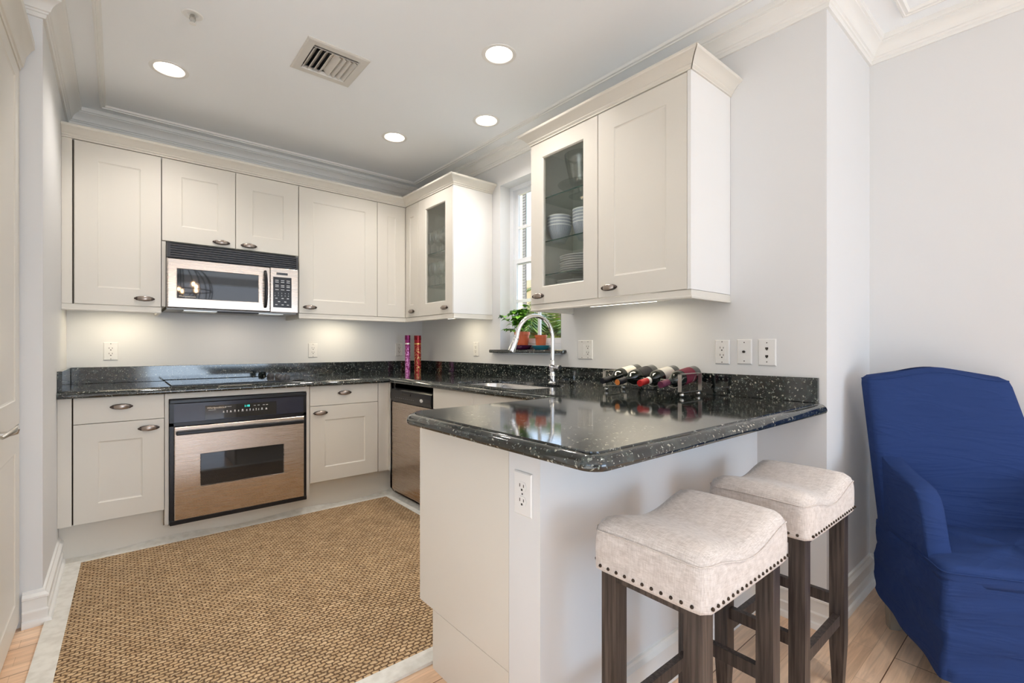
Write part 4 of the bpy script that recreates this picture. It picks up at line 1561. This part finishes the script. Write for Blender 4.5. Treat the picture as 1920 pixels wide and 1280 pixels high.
# ------------------------------------------------------------------ counter things
t = B().box(-5.7, -2.35, -7.6, -2.9, 0.0005, 0.012)
single(t, 'bounce_sheet', mat('pale_bounce', (0.80, 0.83, 0.87), 0.9), (-4, -5.3, 0), 'large pale sheet added unseen behind the camera to bounce light upward', 'rug')  # added out of view as a reflector, bouncing neutral light up to the ceiling
b0 = [(-0.245, -0.185, 0.0225), (-0.128, -0.150, 0.030)]
M_tp = mat('magenta_foil', (0.26, 0.015, 0.16), 0.3, 0.35)
M_tr = mat('red_foil', (0.46, 0.02, 0.03), 0.3, 0.35)


def speckle(m, base, fleck, scale, thr, zlo, zhi):
    """fleck print only on the lower part of the tube"""
    v = N(m, 'ShaderNodeTexCoord')
    vo = N(m, 'ShaderNodeTexNoise')
    vo.inputs['Scale'].default_value = scale
    vo.inputs['Detail'].default_value = 3
    LK(m, v.outputs['Object'], vo.inputs['Vector'])
    r = ramp(m, [(thr, (0, 0, 0)), (thr + 0.03, (1, 1, 1))])
    LK(m, vo.outputs['Fac'], r.inputs[0])
    sx = N(m, 'ShaderNodeSeparateXYZ')
    LK(m, v.outputs['Object'], sx.inputs[0])
    mr = N(m, 'ShaderNodeMapRange')
    mr.inputs[1].default_value = zlo
    mr.inputs[2].default_value = zhi
    mr.inputs[3].default_value = 1
    mr.inputs[4].default_value = 0
    LK(m, sx.outputs[2], mr.inputs[0])
    mu = N(m, 'ShaderNodeMath', operation='MULTIPLY')
    LK(m, r.outputs[0], mu.inputs[0])
    LK(m, mr.outputs[0], mu.inputs[1])
    mx = N(m, 'ShaderNodeMixRGB')
    mx.inputs[1].default_value = (*base, 1)
    mx.inputs[2].default_value = (*fleck, 1)
    LK(m, mu.outputs[0], mx.inputs[0])
    LK(m, mx.outputs[0], BS(m).inputs['Base Color'])


speckle(M_tp, (0.26, 0.012, 0.15), (0.80, 0.35, 0.72), 85, 0.50, 0.17, 0.26)
speckle(M_tr, (0.46, 0.015, 0.025), (0.85, 0.50, 0.22), 85, 0.53, 0.18, 0.26)
H = 0.330
for (x, y, r), m, mc, nm, lab, band in zip(b0, (M_tp, M_tr), (mat('magenta_cap', (0.20, 0.01, 0.10), 0.25, 0.4), mat('red_cap', (0.30, 0.01, 0.02), 0.25, 0.4)), ('p', 'r'),
                                            ('tall slim magenta tube with silvery flower print in the corner', 'tall red tube with gold fleck print in the corner'), (M_nickel, mat('gold_band', (0.75, 0.45, 0.15), 0.3, 0.8))):
    t = thing('gift_tube', lab, 'tube', (x, y, ZC), 0, 'printed tubes in the counter corner')
    B().lathe([(0, 0.0005), (r, 0.0005), (r, H - 0.04), (0, H - 0.04)], (x, y, ZC), 30).build('tube_body', m, t, smooth=40)
    B().lathe([(0, H - 0.0395), (r + 0.0012, H - 0.0395), (r + 0.0012, H - 0.001), (r, H), (0, H)], (x, y, ZC), 30).build('cap', mc, t, smooth=40)
    B().lathe([(r + 0.0003, H - 0.080), (r + 0.0006, H - 0.080), (r + 0.0006, H - 0.068), (r + 0.0003, H - 0.068)], (x, y, ZC), 30).build('band', band, t, smooth=40)

# wine rack
t = thing('wine_rack', 'small nickel tabletop rack with wavy wires and four bottles', 'wine rack', (-0.17, -2.59, ZC))
xa, xb = -0.262, -0.082
for yy in (-2.374, -2.800):
    b = B()
    w = 0.018
    th = 0.003
    z0_, z1_ = ZC + 0.022, 1.022
    b.box(xa, xa + th, yy - w / 2, yy + w / 2, z0_, z1_).box(xb - th, xb, yy - w / 2, yy + w / 2, z0_, z1_)
    b.box(xa, xb, yy - w / 2, yy + w / 2, z0_, z0_ + th).box(xa, xb, yy - w / 2, yy + w / 2, z1_ - th, z1_)
    fr = b.build('end_frame', M_nickel, t)
    for xx in (xa + 0.018, xb - 0.018):
        B().sphere((xx, yy, ZC + 0.0112), 0.0108).build('ball_foot', M_nickel, fr, smooth=60)
cen = [-2.427, -2.534, -2.640, -2.747]
RB = 0.0372
for xx, ztop, zax in ((-0.225, 1.003, 0.9945), (-0.105, 1.011, 1.0115)):
    pts = [(xx, -2.374, ztop)]
    for c in cen:
        for i in range(11):
            a = pi * (1 - i / 10) * 0.94 + pi * 0.03
            pts.append((xx, c - (RB + 0.0035) * cos(pi - a) * -1 * -1 if False else c + (RB + 0.0042) * cos(pi - a), zax - (RB + 0.0042) * sin(a)))
    pts = [pts[0]] + pts[1:] + [(xx, -2.800, ztop)]
    pts[1:-1] = sorted(pts[1:-1], key=lambda p: -p[1])
    B().tube(pts, 0.0022, 8).build('cradle_wire', M_nickel, t, smooth=60)
M_bot = mat('bottle_glass', (0.008, 0.012, 0.010), 0.05, spec=0.9)
M_capk = mat('black_foil', (0.012, 0.012, 0.018), 0.3)
specs = [('black', M_capk, mat('cream_label', (0.72, 0.70, 0.64), 0.6), 'dark wine bottle with white label and black capsule, leftmost in the rack', None, -0.342),
         ('orange', M_capk, mat('black_label', (0.03, 0.03, 0.035), 0.6), 'dark wine bottle with orange cork end, second from left', mat('orange_end', (0.75, 0.24, 0.05), 0.5), -0.362),
         ('red', mat('red_foil_cap', (0.50, 0.02, 0.02), 0.35), mat('white_label', (0.68, 0.66, 0.60), 0.6), 'wine bottle with red capsule and white neck band', mat('white_band', (0.8, 0.78, 0.74), 0.5), -0.334),
         ('plum', mat('plum_foil', (0.14, 0.025, 0.06), 0.4), mat('maroon_label', (0.16, 0.01, 0.03), 0.5), 'wine bottle with plum capsule and maroon label, rightmost', None, -0.330)]
for k, (c, (nm, mc, ml, lab, mx_, xc)) in enumerate(zip(cen, specs)):
    tilt = 0.043 / 0.305
    A0 = Vector((xc, c, 0.974))
    ax = Vector((1, 0, tilt)).normalized()
    t = thing('wine_bottle', lab, 'bottle', (xc, c, 0.974), 0, 'wine bottles lying in the rack')
    B().lathe([(0, 0.002), (0.0135, 0.002), (0.0142, 0.03), (0.0145, 0.075), (0.017, 0.092), (0.026, 0.108), (0.034, 0.122), (RB, 0.138), (RB, 0.290), (0.034, 0.297), (0.02, 0.297), (0, 0.285)], A0, 32, ax).build('bottle_body', M_bot, t, smooth=50)
    B().lathe([(0, 0), (0.0150, 0), (0.0156, 0.004), (0.0156, 0.012), (0.0150, 0.014), (0.0154, 0.056), (0.0150, 0.0565)], A0, 24, ax).build('capsule', mc, t, smooth=40)
    B().lathe([(RB + 0.0006, 0.160), (RB + 0.0009, 0.160), (RB + 0.0009, 0.245), (RB + 0.0006, 0.245)], A0, 36, ax).build('bottle_label', ml, t, smooth=40)
    if nm == 'orange':
        B().lathe([(0, -0.001), (0.0140, -0.001), (0.0140, 0.0005), (0, 0.0005)], A0, 24, ax).build('cork_end', mx_, t)
        p = A0 + ax * 0.262 + Vector((0, 0, RB + 0.0008))
        B().box(p.x, p.x + 0.02, p.y - 0.002, p.y + 0.018, p.z - 0.004, p.z - 0.001).build('price_tag', MATS['white_band'] if 'white_band' in MATS else M_white, t)
    if nm == 'red':
        B().lathe([(0.0150, 0.058), (0.0160, 0.058), (0.0175, 0.074), (0.0160, 0.074)], A0, 24, ax).build('neck_band', mx_, t, smooth=40)

# ------------------------------------------------------------------ sill pots
SZ = wz0


def pot(b, x, y, z, r0, r1, h):
    b.lathe([(0, 0), (r0, 0), (r0 + (r1 - r0) * 0.8, h * 0.82), (r1 + 0.002, h * 0.82), (r1 + 0.003, h), (r1 - 0.002, h), (r1 - 0.004, h * 0.85), (0, h * 0.84)], (x, y, z), 28)


px, py = 0.030, -1.395
b = B().lathe([(0, 0), (0.045, 0), (0.060, 0.006), (0.078, 0.026), (0.081, 0.032), (0.078, 0.032), (0.058, 0.010), (0.044, 0.005), (0, 0.005)], (px - 0.0, py, SZ + 0.0003), 36)
single(b, 'saucer_bowl', M_purple, (px, py, SZ), 'shallow purple glazed bowl under the basil pot', 'bowl', smooth=40)
t = thing('potted_basil', 'bushy green basil in a terracotta pot on the window ledge', 'plant', (px, py, SZ))
b = B()
pot(b, px, py, SZ + 0.006, 0.040, 0.054, 0.122)
b.build('pot', M_terra, t, smooth=40)
M_leaf = mat('basil_leaf', (0.05, 0.20, 0.02), 0.4)
n_ = N(M_leaf, 'ShaderNodeTexNoise')
n_.inputs['Scale'].default_value = 25
LK(M_leaf, coords(M_leaf), n_.inputs['Vector'])
r_ = ramp(M_leaf, [(0.35, (0.05, 0.22, 0.02)), (0.65, (0.28, 0.58, 0.07))])
LK(M_leaf, n_.outputs['Fac'], r_.inputs[0])
LK(M_leaf, r_.outputs[0], BS(M_leaf).inputs['Base Color'])
BS(M_leaf).inputs['Subsurface Weight'].default_value = 0.0
rnd = random.Random(11)
sb, fb_ = B(), B()


def leaf(b, p, d, L, wdt, up=Vector((0, 0, 1))):
    d = d.normalized()
    s = d.cross(up)
    if s.length < 1e-3: s = Vector((1, 0, 0))
    s.normalize()
    nrm = s.cross(d)
    rows = []
    for i in range(6):
        f = i / 5
        w = wdt * sin(pi * min(f * 0.92 + 0.06, 1)) ** 0.8
        c = p + d * (L * f) + nrm * (0.25 * L * sin(pi * f) * 0.5) - Vector((0, 0, 0.25 * L * f * f))
        rows.append([b.bm.verts.new(c - s * w + nrm * w * 0.3), b.bm.verts.new(c), b.bm.verts.new(c + s * w + nrm * w * 0.3)])
    for a, c in zip(rows, rows[1:]):
        b.face([a[0], a[1], c[1], c[0]])
        b.face([a[1], a[2], c[2], c[1]])


stems = []
for k in range(30):
    a = 2 * pi * k / 30 + rnd.uniform(-.3, .3)
    rr = rnd.uniform(0.01, 0.10)
    tip = Vector((px - 0.008 + cos(a) * rr * 0.45, py + sin(a) * rr, SZ + rnd.uniform(0.18, 0.275)))
    stems.append(tip)
stems += [Vector((px - 0.075, py + 0.125, SZ + 0.235)), Vector((px - 0.06, py + 0.10, SZ + 0.14)), Vector((px - 0.03, py + 0.08, SZ + 0.25)), Vector((px - 0.03, py - 0.10, SZ + 0.20)), Vector((px - 0.01, py - 0.04, SZ + 0.30))]
for tip in stems:
    root = Vector((px + rnd.uniform(-.02, .02), py + rnd.uniform(-.02, .02), SZ + 0.10))
    mid = (root + tip) / 2 + Vector((0, 0, 0.02))
    sb.tube([root, mid, tip], 0.0018, 6)
    for q, base_ in ((0.5, 2), (0.75, 4), (1.0, 6)):
        p = root.lerp(tip, q) + Vector((0, 0, 0.02 * (1 - q)))
        for _ in range(base_):
            a = rnd.uniform(0, 2 * pi)
            L = rnd.uniform(0.032, 0.056)
            d = Vector((cos(a) * 0.8, sin(a), rnd.uniform(0.0, 0.6)))
            if p.x + d.x * L > 0.082: d.x = -abs(d.x)
            leaf(fb_, p, d, L, L * 0.40)
for v in fb_.bm.verts:
    if v.co.x > 0.088: v.co.x = 0.088 - rnd.uniform(0, .006)
    if v.co.y > wy1 - 0.006 and v.co.x > -0.012: v.co.y = wy1 - 0.006
    if v.co.z < SZ + 0.07: v.co.z = SZ + 0.07 + (v.co.z - SZ - 0.07) * 0.1
sb.build('stems', mat('green_stem', (0.18, 0.30, 0.06), 0.6), t, smooth=40)
fb_.build('foliage', M_leaf, t, smooth=0, recalc=False)
px2, py2 = 0.030, -1.590
b = B().lathe([(0, 0), (0.040, 0), (0.046, 0.004), (0.060, 0.020), (0.066, 0.030), (0.064, 0.0305), (0.056, 0.020), (0.04, 0.008), (0, 0.008)], (px2, py2, SZ + 0.0003), 36)
single(b, 'saucer_bowl', M_teal, (px2, py2, SZ), 'shallow teal glazed bowl under the small pot', 'bowl', smooth=40)
b = B()
pot(b, px2, py2, SZ + 0.009, 0.032, 0.040, 0.092)
t = thing('plant_pot', 'small empty-looking terracotta pot in the teal bowl', 'pot', (px2, py2, SZ))
b.build('pot', M_terra, t, smooth=40)
B().lathe([(0, 0), (0.035, 0)], (px2, py2, SZ + 0.0868), 20).build('soil', M_soil, t)

# ------------------------------------------------------------------ cabinet contents
# stemware behind the left glass door
prof_w = [(0, 0.0), (0.032, 0.0), (0.031, 0.002), (0.006, 0.005), (0.0035, 0.010), (0.0032, 0.075), (0.006, 0.082), (0.022, 0.092), (0.033, 0.112), (0.036, 0.135), (0.034, 0.160), (0.031, 0.180), (0.030, 0.180), (0.033, 0.160), (0.035, 0.135), (0.032, 0.113), (0.021, 0.094), (0.0, 0.086)]
gl0 = None
kk = 0
for zs, row in ((1.872, 'top shelf'), (1.621, 'lower shelf')):
    for yy in (-0.632, -0.712, -0.795, -0.880):
        for xx in (-0.275, -0.190):
            if gl0 is None:
                gl0 = B().lathe(prof_w, (0, 0, 0), 20).build('wine_glass', M_ware, smooth=40)
                o = gl0
            else:
                o = gl0.copy()
                COL.objects.link(o)
            o.location = (xx + random.uniform(-.008, .008), yy, zs + 0.0003)
            tag(o, 'clear stemmed wine glass on the %s behind left glass door' % ('upper' if zs > 1.8 else 'lower'), 'glass', 'stemware on the %s of the left glass cabinet' % row)
# plates
pp = [(0, 0), (0.065, 0), (0.068, 0.003), (0.095, 0.006), (0.122, 0.0095), (0.123, 0.0115), (0.121, 0.0122), (0.094, 0.0095), (0.070, 0.006), (0, 0.005)]
pl0 = None
for zs, n, yy, lab, g in ((1.557, 8, -2.120, 'white dinner plate in the stack of eight on the lowest glass shelf', 'tall plate stack on the lowest glass shelf'),
                          (1.405, 9, -2.095, 'white plate in the low stack on the cabinet floor', 'plate stack on the cabinet floor')):
    for k in range(n):
        if pl0 is None:
            pl0 = B().lathe(pp, (0, 0, 0), 40).build('dinner_plate', M_white, smooth=40)
            o = pl0
        else:
            o = pl0.copy()
            COL.objects.link(o)
        o.location = (-0.155, yy, zs + 0.0005 + k * 0.0128)
        tag(o, lab, 'plate', g)
# bowls: striped blue-grey with pale rims
M_bowl = mat('striped_bowl', (0.35, 0.38, 0.45), 0.25)


def make_bowl(m):
    v = N(m, 'ShaderNodeTexCoord')
    s = N(m, 'ShaderNodeSeparateXYZ')
    LK(m, v.outputs['Object'], s.inputs[0])
    at = N(m, 'ShaderNodeMath', operation='ARCTAN2')
    LK(m, s.outputs[0], at.inputs[0])
    LK(m, s.outputs[1], at.inputs[1])
    mu = N(m, 'ShaderNodeMath', operation='MULTIPLY')
    mu.inputs[1].default_value = 70
    LK(m, at.outputs[0], mu.inputs[0])
    sn = N(m, 'ShaderNodeMath', operation='SINE')
    LK(m, mu.outputs[0], sn.inputs[0])
    r = ramp(m, [(0.3, (0.22, 0.26, 0.36)), (0.6, (0.62, 0.64, 0.68))])
    mr = N(m, 'ShaderNodeMapRange')
    mr.inputs[1].default_value = -1
    LK(m, sn.outputs[0], mr.inputs[0])
    LK(m, mr.outputs[0], r.inputs[0])
    g = N(m, 'ShaderNodeMath', operation='GREATER_THAN')
    g.inputs[1].default_value = 0.0925
    LK(m, s.outputs[2], g.inputs[0])
    mx = N(m, 'ShaderNodeMixRGB')
    mx.inputs[2].default_value = (0.85, 0.86, 0.86, 1)
    LK(m, g.outputs[0], mx.inputs[0])
    LK(m, r.outputs[0], mx.inputs[1])
    LK(m, mx.outputs[0], BS(m).inputs['Base Color'])


make_bowl(M_bowl)
bp = [(0, 0.0), (0.036, 0.0), (0.037, 0.008), (0.053, 0.032), (0.065, 0.066), (0.0715, 0.098), (0.0700, 0.099), (0.0630, 0.068), (0.050, 0.034), (0.03, 0.012), (0, 0.010)]
bw0 = None
for yy, xx, n, sc, lab, g in ((-2.006, -0.215, 4, 1.0, 'blue-grey striped bowl in the left stack on the middle glass shelf', 'left stack of striped bowls'),
                              (-2.158, -0.165, 5, 1.0, 'blue-grey striped bowl in the right stack on the middle glass shelf', 'right stack of striped bowls')):
    for k in range(n):
        if bw0 is None:
            bw0 = B().lathe(bp, (0, 0, 0), 40).build('striped_bowl', M_bowl, smooth=40)
            o = bw0
        else:
            o = bw0.copy()
            COL.objects.link(o)
        o.location = (xx, yy, 1.7475 + k * 0.018)
        tag(o, lab, 'bowl', g)
b = B().lathe([(0, 0), (0.070, 0.0), (0.072, 0.003), (0.030, 0.012), (0.014, 0.030), (0.020, 0.052), (0.060, 0.060), (0.128, 0.062), (0.134, 0.068), (0.131, 0.069), (0.126, 0.066), (0, 0.066)], (-0.165, -2.130, 1.9985), 40)
single(b, 'glass_cake_stand', M_ware, (-0.165, -2.130, 1.998), 'clear glass footed cake stand on the top glass shelf', 'cake stand', smooth=40)
b = B().lathe([(0, 0), (0.058, 0.0), (0.062, 0.005), (0.076, 0.06), (0.092, 0.135), (0.096, 0.17), (0.094, 0.17), (0.073, 0.06), (0.058, 0.010), (0, 0.007)], (-0.165, -2.130, 2.0655), 40)
single(b, 'glass_bowl', M_ware, (-0.165, -2.130, 2.0655), 'deep clear glass bowl standing on the cake stand', 'bowl', smooth=40)


# ------------------------------------------------------------------ bar stools
def superell(cx, cy, hx, hy, z, n=48, p=0.16):
    out = []
    for i in range(n):
        a = 2 * pi * (i + 0.5) / n
        c, s = cos(a), sin(a)
        # rounded rectangle by projection
        k = 1 / max((abs(c) ** 16 + abs(s) ** 16) ** (1 / 16), 1e-6)
        out.append((cx + hx * c * k, cy + hy * s * k, z))
    return out


def make_stool():
    t = thing('bar_stool', 'linen saddle bar stool nearer the camera, at the outer end of the peninsula', 'bar stool', (-1.0725, -3.314, 0), 0, 'saddle bar stools tucked at the peninsula')
    hx, hy = 0.2175, 0.151
    lv = [(0.97, 0.600, 0), (0.995, 0.599, 0), (1.0, 0.606, 0), (1.002, 0.630, .35), (1.004, 0.655, .7), (1.0, 0.680, .9), (0.985, 0.700, 1), (0.95, 0.714, 1), (0.89, 0.7225, 1), (0.80, 0.727, 1), (0.65, 0.730, 1), (0.45, 0.731, 1), (0.22, 0.732, 1), (0.02, 0.732, 1)]
    rings = []
    for s, z, w in lv:
        rg = []
        for x, y, zz in superell(0, 0, hx, hy, z, 64):
            x, y = x * s, y * s if s < .9 else y * s
            q = min(1, abs(x) / hx)
            dip = -0.038 * (0.5 + 0.5 * cos(pi * q)) - 0.010 * (q ** 6)
            cr = 0.004 * (1 - (y / hy) ** 2)
            rg.append((x, y, zz + dip * w + cr * w))
        rings.append(rg)
    b = B()
    b.loft(rings)
    seat = b.build('seat_cushion', M_linen, t, local=True, smooth=0)
    # welt seams around the top edge
    b = B()
    k = 7
    pts = [Vector(p) for p in rings[6]]
    pts = [p + Vector((p.x * 0.006, p.y * 0.008, 0.001)) for p in pts]
    b.tube(pts + [pts[0], pts[1]], 0.0016, 5, False)
    b.build('welt_seam', M_linen, seat, local=True, smooth=0)
    # nail heads
    nb_ = None
    spots = []
    n1, n2 = 19, 13
    for i in range(n1):
        x = -hx + 0.024 + (2 * hx - 0.048) * i / (n1 - 1)
        spots += [(x, -hy - 0.0005), (x, hy + 0.0005)]
    for i in range(1, n2 - 1):
        y = -hy + 0.008 + (2 * hy - 0.016) * i / (n2 - 1)
        spots += [(-hx - 0.0005, y), (hx + 0.0005, y)]
    for x, y in spots:
        if nb_ is None:
            nb_ = B().sphere((0, 0, 0), 0.0042, seg=8, rings=6).build('nail_head', M_nail, t, local=True, smooth=60)
            o = nb_
        else:
            o = nb_.copy()
            COL.objects.link(o)
            o.parent = t
        o.location = (x, y, 0.611)
    # base board under the seat
    B().box(-0.195, 0.195, -0.128, 0.128, 0.575, 0.5985).build('seat_frame', M_dark, t, local=True)
    for sx in (-1, 1):
        for sy in (-1, 1):
            x, y = sx * 0.176, sy * 0.110
            b = B()

            def sq(cx, cy, h, z):
                return [(cx - h, cy - h, z), (cx + h, cy - h, z), (cx + h, cy + h, z), (cx - h, cy + h, z)]
            b.loft([sq(x, y, 0.0215, 0.598), sq(x, y, 0.0215, 0.15), sq(x, y, 0.0150, 0.012), sq(x, y, 0.0145, 0.008)])
            lg = b.build('leg', M_dark, t, local=True)
            B().lathe([(0, 0.0005), (0.009, 0.0005), (0.010, 0.003), (0.010, 0.008), (0, 0.008)], (x, y, 0), 14).build('glide', M_black, lg, local=True)
    for sy in (-1, 1):
        B().box(-0.1545, 0.1545, sy * 0.110 - 0.010, sy * 0.110 + 0.010, 0.215, 0.250).build('stretcher', M_dark, t, local=True)
    for sx in (-1, 1):
        B().box(sx * 0.176 - 0.010, sx * 0.176 + 0.010, -0.0885, 0.0885, 0.272, 0.307).build('stretcher', M_dark, t, local=True)
    return t


st = make_stool()
st2 = copy_tree(st)
st2.location = (-0.5025, -3.314, 0)
st2['label'] = 'linen saddle bar stool farther along, between the other stool and blue armchair'

# ------------------------------------------------------------------ slipcovered armchair
ang = math.atan2(-0.54, -0.84) - pi / 2      # local +y is the way the chair faces
ch = thing('armchair', 'armchair in a navy blue cotton slipcover beside the bar stools', 'armchair', (0.178, -3.782, 0), ang)
FW, RW = 0.300, 0.288          # half widths front and rear
FY, RY = 0.262, -0.245


def hw(y):
    f = (y - RY) / (FY - RY)
    return RW + (FW - RW) * f


def rrect_ring(y0_, y1_, w0, w1, r, z, n=10, fold=0.0, ph=0.0):
    """rounded trapezoid, densely sampled so the cloth can ripple"""
    C = [(w1, y1_), (-w1, y1_), (-w0, y0_), (w0, y0_)]
    pts = []
    for i in range(4):
        p, q = Vector(C[i]), Vector(C[(i + 1) % 4])
        d = (q - p).normalized()
        a, c = p + d * r, q - d * r
        m = 26
        for k in range(m):
            pts.append(a.lerp(c, k / m))
        nx = (Vector(C[(i + 2) % 4]) - q).normalized()
        for k in range(6):
            f = k / 6
            pts.append((1 - f) ** 2 * c + 2 * f * (1 - f) * q + f * f * (q + nx * r))
    out = []
    n_ = len(pts)
    for i, p in enumerate(pts):
        t_ = (pts[(i + 1) % n_] - pts[i - 1]).normalized()
        nn = Vector((t_.y, -t_.x))
        if nn.dot(p) < 0: nn = -nn
        g = fold * (0.6 * sin(i * 0.55 + ph) + 0.4 * sin(i * 0.23 + ph * 2 + 1))
        p2 = p + nn * g
        out.append((p2.x, p2.y, z))
    return out


b = B()
rings = []
for k in range(25):
    f = k / 24
    z = 0.425 - f * 0.305
    fl_ = 0.006 * f
    fold = 0.0015 + 0.004 * f + 0.003 * (sin(k * 1.4) ** 2)
    rg = rrect_ring(RY - 0.02 - fl_, FY + fl_, RW + fl_, FW + fl_, 0.022, z, fold=fold, ph=k * 0.42)
    # drape line: hem hangs a little lower at the front corner
    rings.append([(x, y, zz - f * (0.008 * sin(x * 9 + y * 6) + 0.11 * y)) for x, y, zz in rg])
b.loft(rings[::-1], False, True)
b.build('skirt', M_navy, ch, local=True, smooth=0)
# seat cushion
b = B()
rings = []
for s, z in ((0.985, 0.400), (1.0, 0.415), (1.002, 0.432), (0.99, 0.447), (0.965, 0.455), (0.90, 0.460), (0.75, 0.463), (0.5, 0.465), (0.25, 0.466), (0.03, 0.466)):
    rg = rrect_ring(RY * 1.0 + 0.06, FY + 0.004, RW - 0.004, FW + 0.002, 0.03, z, fold=0.0)
    cy = 0.04
    rings.append([(x * s, cy + (y - cy) * s, zz + 0.004 * sin(x * 17 + y * 11) * (1 - s * s)) for x, y, zz in rg])
b.loft(rings)
b.build('seat_cushion', M_navy, ch, local=True, smooth=0)
b = B()
rg = rrect_ring(RY + 0.06, FY + 0.004, RW - 0.002, FW + 0.003, 0.03, 0.438)
b.tube([Vector((x * 1.004, y + 0.002, z)) for x, y, z in rg] + [Vector(rg[0])], 0.0028, 5, False)
b.build('welt_seam', M_navy, ch, local=True, smooth=0)
# arms
for sg in (-1, 1):
    b = B()
    prof = [(-0.245, 0.40), (-0.248, 0.56), (-0.258, 0.720), (-0.22, 0.712), (-0.17, 0.695), (-0.11, 0.680), (-0.04, 0.668), (0.03, 0.658), (0.070, 0.648), (0.100, 0.628), (0.120, 0.595), (0.136, 0.55), (0.152, 0.50), (0.170, 0.45), (0.190, 0.40)]
    secs = []
    NX = [(-0.5, 0.0), (-0.47, .6), (-0.34, .93), (0, 1.0), (0.34, .93), (0.47, .6), (0.5, 0.0)]
    th_ = 0.068
    cyc, czc = -0.06, 0.50
    for u_, inset in [(-0.5, 0.016), (-0.49, 0.006), (-0.40, 0.0), (0, -0.003), (0.40, 0.0), (0.49, 0.006), (0.5, 0.016)]:
        rg = []
        for (y, z) in prof:
            dy, dz = y - cyc, z - czc
            L = sqrt(dy * dy + dz * dz)
            y2, z2 = y - dy / L * inset, z - dz / L * inset
            wy = hw(y2) - th_ * 0.5
            rg.append((sg * (wy + u_ * th_), y2, z2))
        secs.append(rg)
    b.loft(secs)
    b.build('arm', M_navy, ch, local=True, smooth=45)
# backrest
b = B()
rings = []
for k in range(27):
    f = k / 26
    z = 0.40 + 0.635 * f
    half = 0.288 - 0.054 * f
    yb = RY + 0.050 - 0.092 * f
    dp = 0.055
    xo = 0.088 * f
    if f > 0.94:
        q = (f - 0.94) / 0.06
        half -= 0.018 * q * q
        dp -= 0.030 * q * q
        z -= 0.010 * q * q
    rg = []
    for i in range(60):
        a = 2 * pi * (i + .5) / 60
        c, s = cos(a), sin(a)
        kx = 1 / (abs(c) ** 7 + abs(s) ** 7) ** (1 / 7)
        x, y = half * c * kx, dp * s * kx
        camel = 0.036 * (cos(min(1, abs(x) / 0.21) * pi) * 0.5 + 0.5) * max(0, f) ** 3
        rg.append((x + xo, yb + y + 0.006 * sin(x * 14 + f * 5) * (1 if s > 0 else 0.2) * (1 - f), z + camel))
    rings.append(rg)
b.loft(rings)
b.build('backrest', M_navy, ch, local=True, smooth=0)
# seam welt along the top of the back
b = B()
rg = rings[-2]
b.tube([Vector(p) for p in rg] + [Vector(rg[0])], 0.0022, 5, False)
b.build('welt_seam', M_navy, ch, local=True, smooth=0)
for x, y in ((RW - 0.045, RY + 0.03), (-RW + 0.045, RY + 0.03), (FW - 0.05, FY - 0.06), (-FW + 0.05, FY - 0.06)):
    b = B()
    r0, r1 = 0.026, 0.019
    b.loft([[(x + sx_ * r, y + sy_ * r, z) for sx_, sy_ in ((-1, -.8), (-.8, -1), (.8, -1), (1, -.8), (1, .8), (.8, 1), (-.8, 1), (-1, .8))] for r, z in ((r0, 0.36), (r0, 0.2), (r1, 0.003), (r1 * .9, 0.0005))])
    b.build('leg', M_legwood, ch, local=True)

# ------------------------------------------------------------------ chandelier of the dining side (seen in the steel and the dark glass)
cxx, cyy, czz = -1.45, -5.75, 2.02
t = thing('chandelier', 'black iron globe cage chandelier with candle bulbs mirrored in the microwave', 'chandelier', (cxx, cyy, CZ))
b = B()
Rg = 0.42
for k in range(6):
    a = pi * k / 6
    b.tube([(cxx + Rg * cos(q) * cos(a), cyy + Rg * cos(q) * sin(a), czz + Rg * sin(q)) for q in [2 * pi * i / 36 for i in range(37)]], 0.007, 6, False)
b.tube([(cxx + Rg * cos(q), cyy + Rg * sin(q), czz) for q in [2 * pi * i / 40 for i in range(41)]], 0.008, 6, False)
b.build('cage', M_iron, t, smooth=50)
B().tube([(cxx, cyy, CZ - 0.001), (cxx, cyy, czz - 0.2)], 0.008, 8).build('stem', M_iron, t)
B().lathe([(0, 0), (0.06, 0), (0.06, -0.02), (0, -0.03)], (cxx, cyy, CZ - .0005), 20).build('canopy', M_iron, t)
M_candle = mat('candle_bulb', (1, 1, 1), 0.4, emit=(1, 0.62, 0.32), estr=110)
for k in range(8):
    a = 2 * pi * k / 8 + 0.2
    r = 0.26 if k % 2 else 0.20
    x, y = cxx + r * cos(a), cyy + r * sin(a)
    zb2 = czz - 0.10 + (0.08 if k % 2 else 0)
    arm = B().tube([(cxx, cyy, czz - 0.18), ((cxx + x) / 2, (cyy + y) / 2, zb2 - 0.10), (x, y, zb2)], 0.006, 6)
    arm.tube([(x, y, zb2), (x, y, zb2 + 0.08)], 0.011, 8)
    ao = arm.build('candle_arm', M_iron, t, smooth=50)
    B().sphere((x, y, zb2 + 0.105), 0.016, sz=1.8, seg=10, rings=8).build('candle_bulb', M_candle, ao, smooth=60)
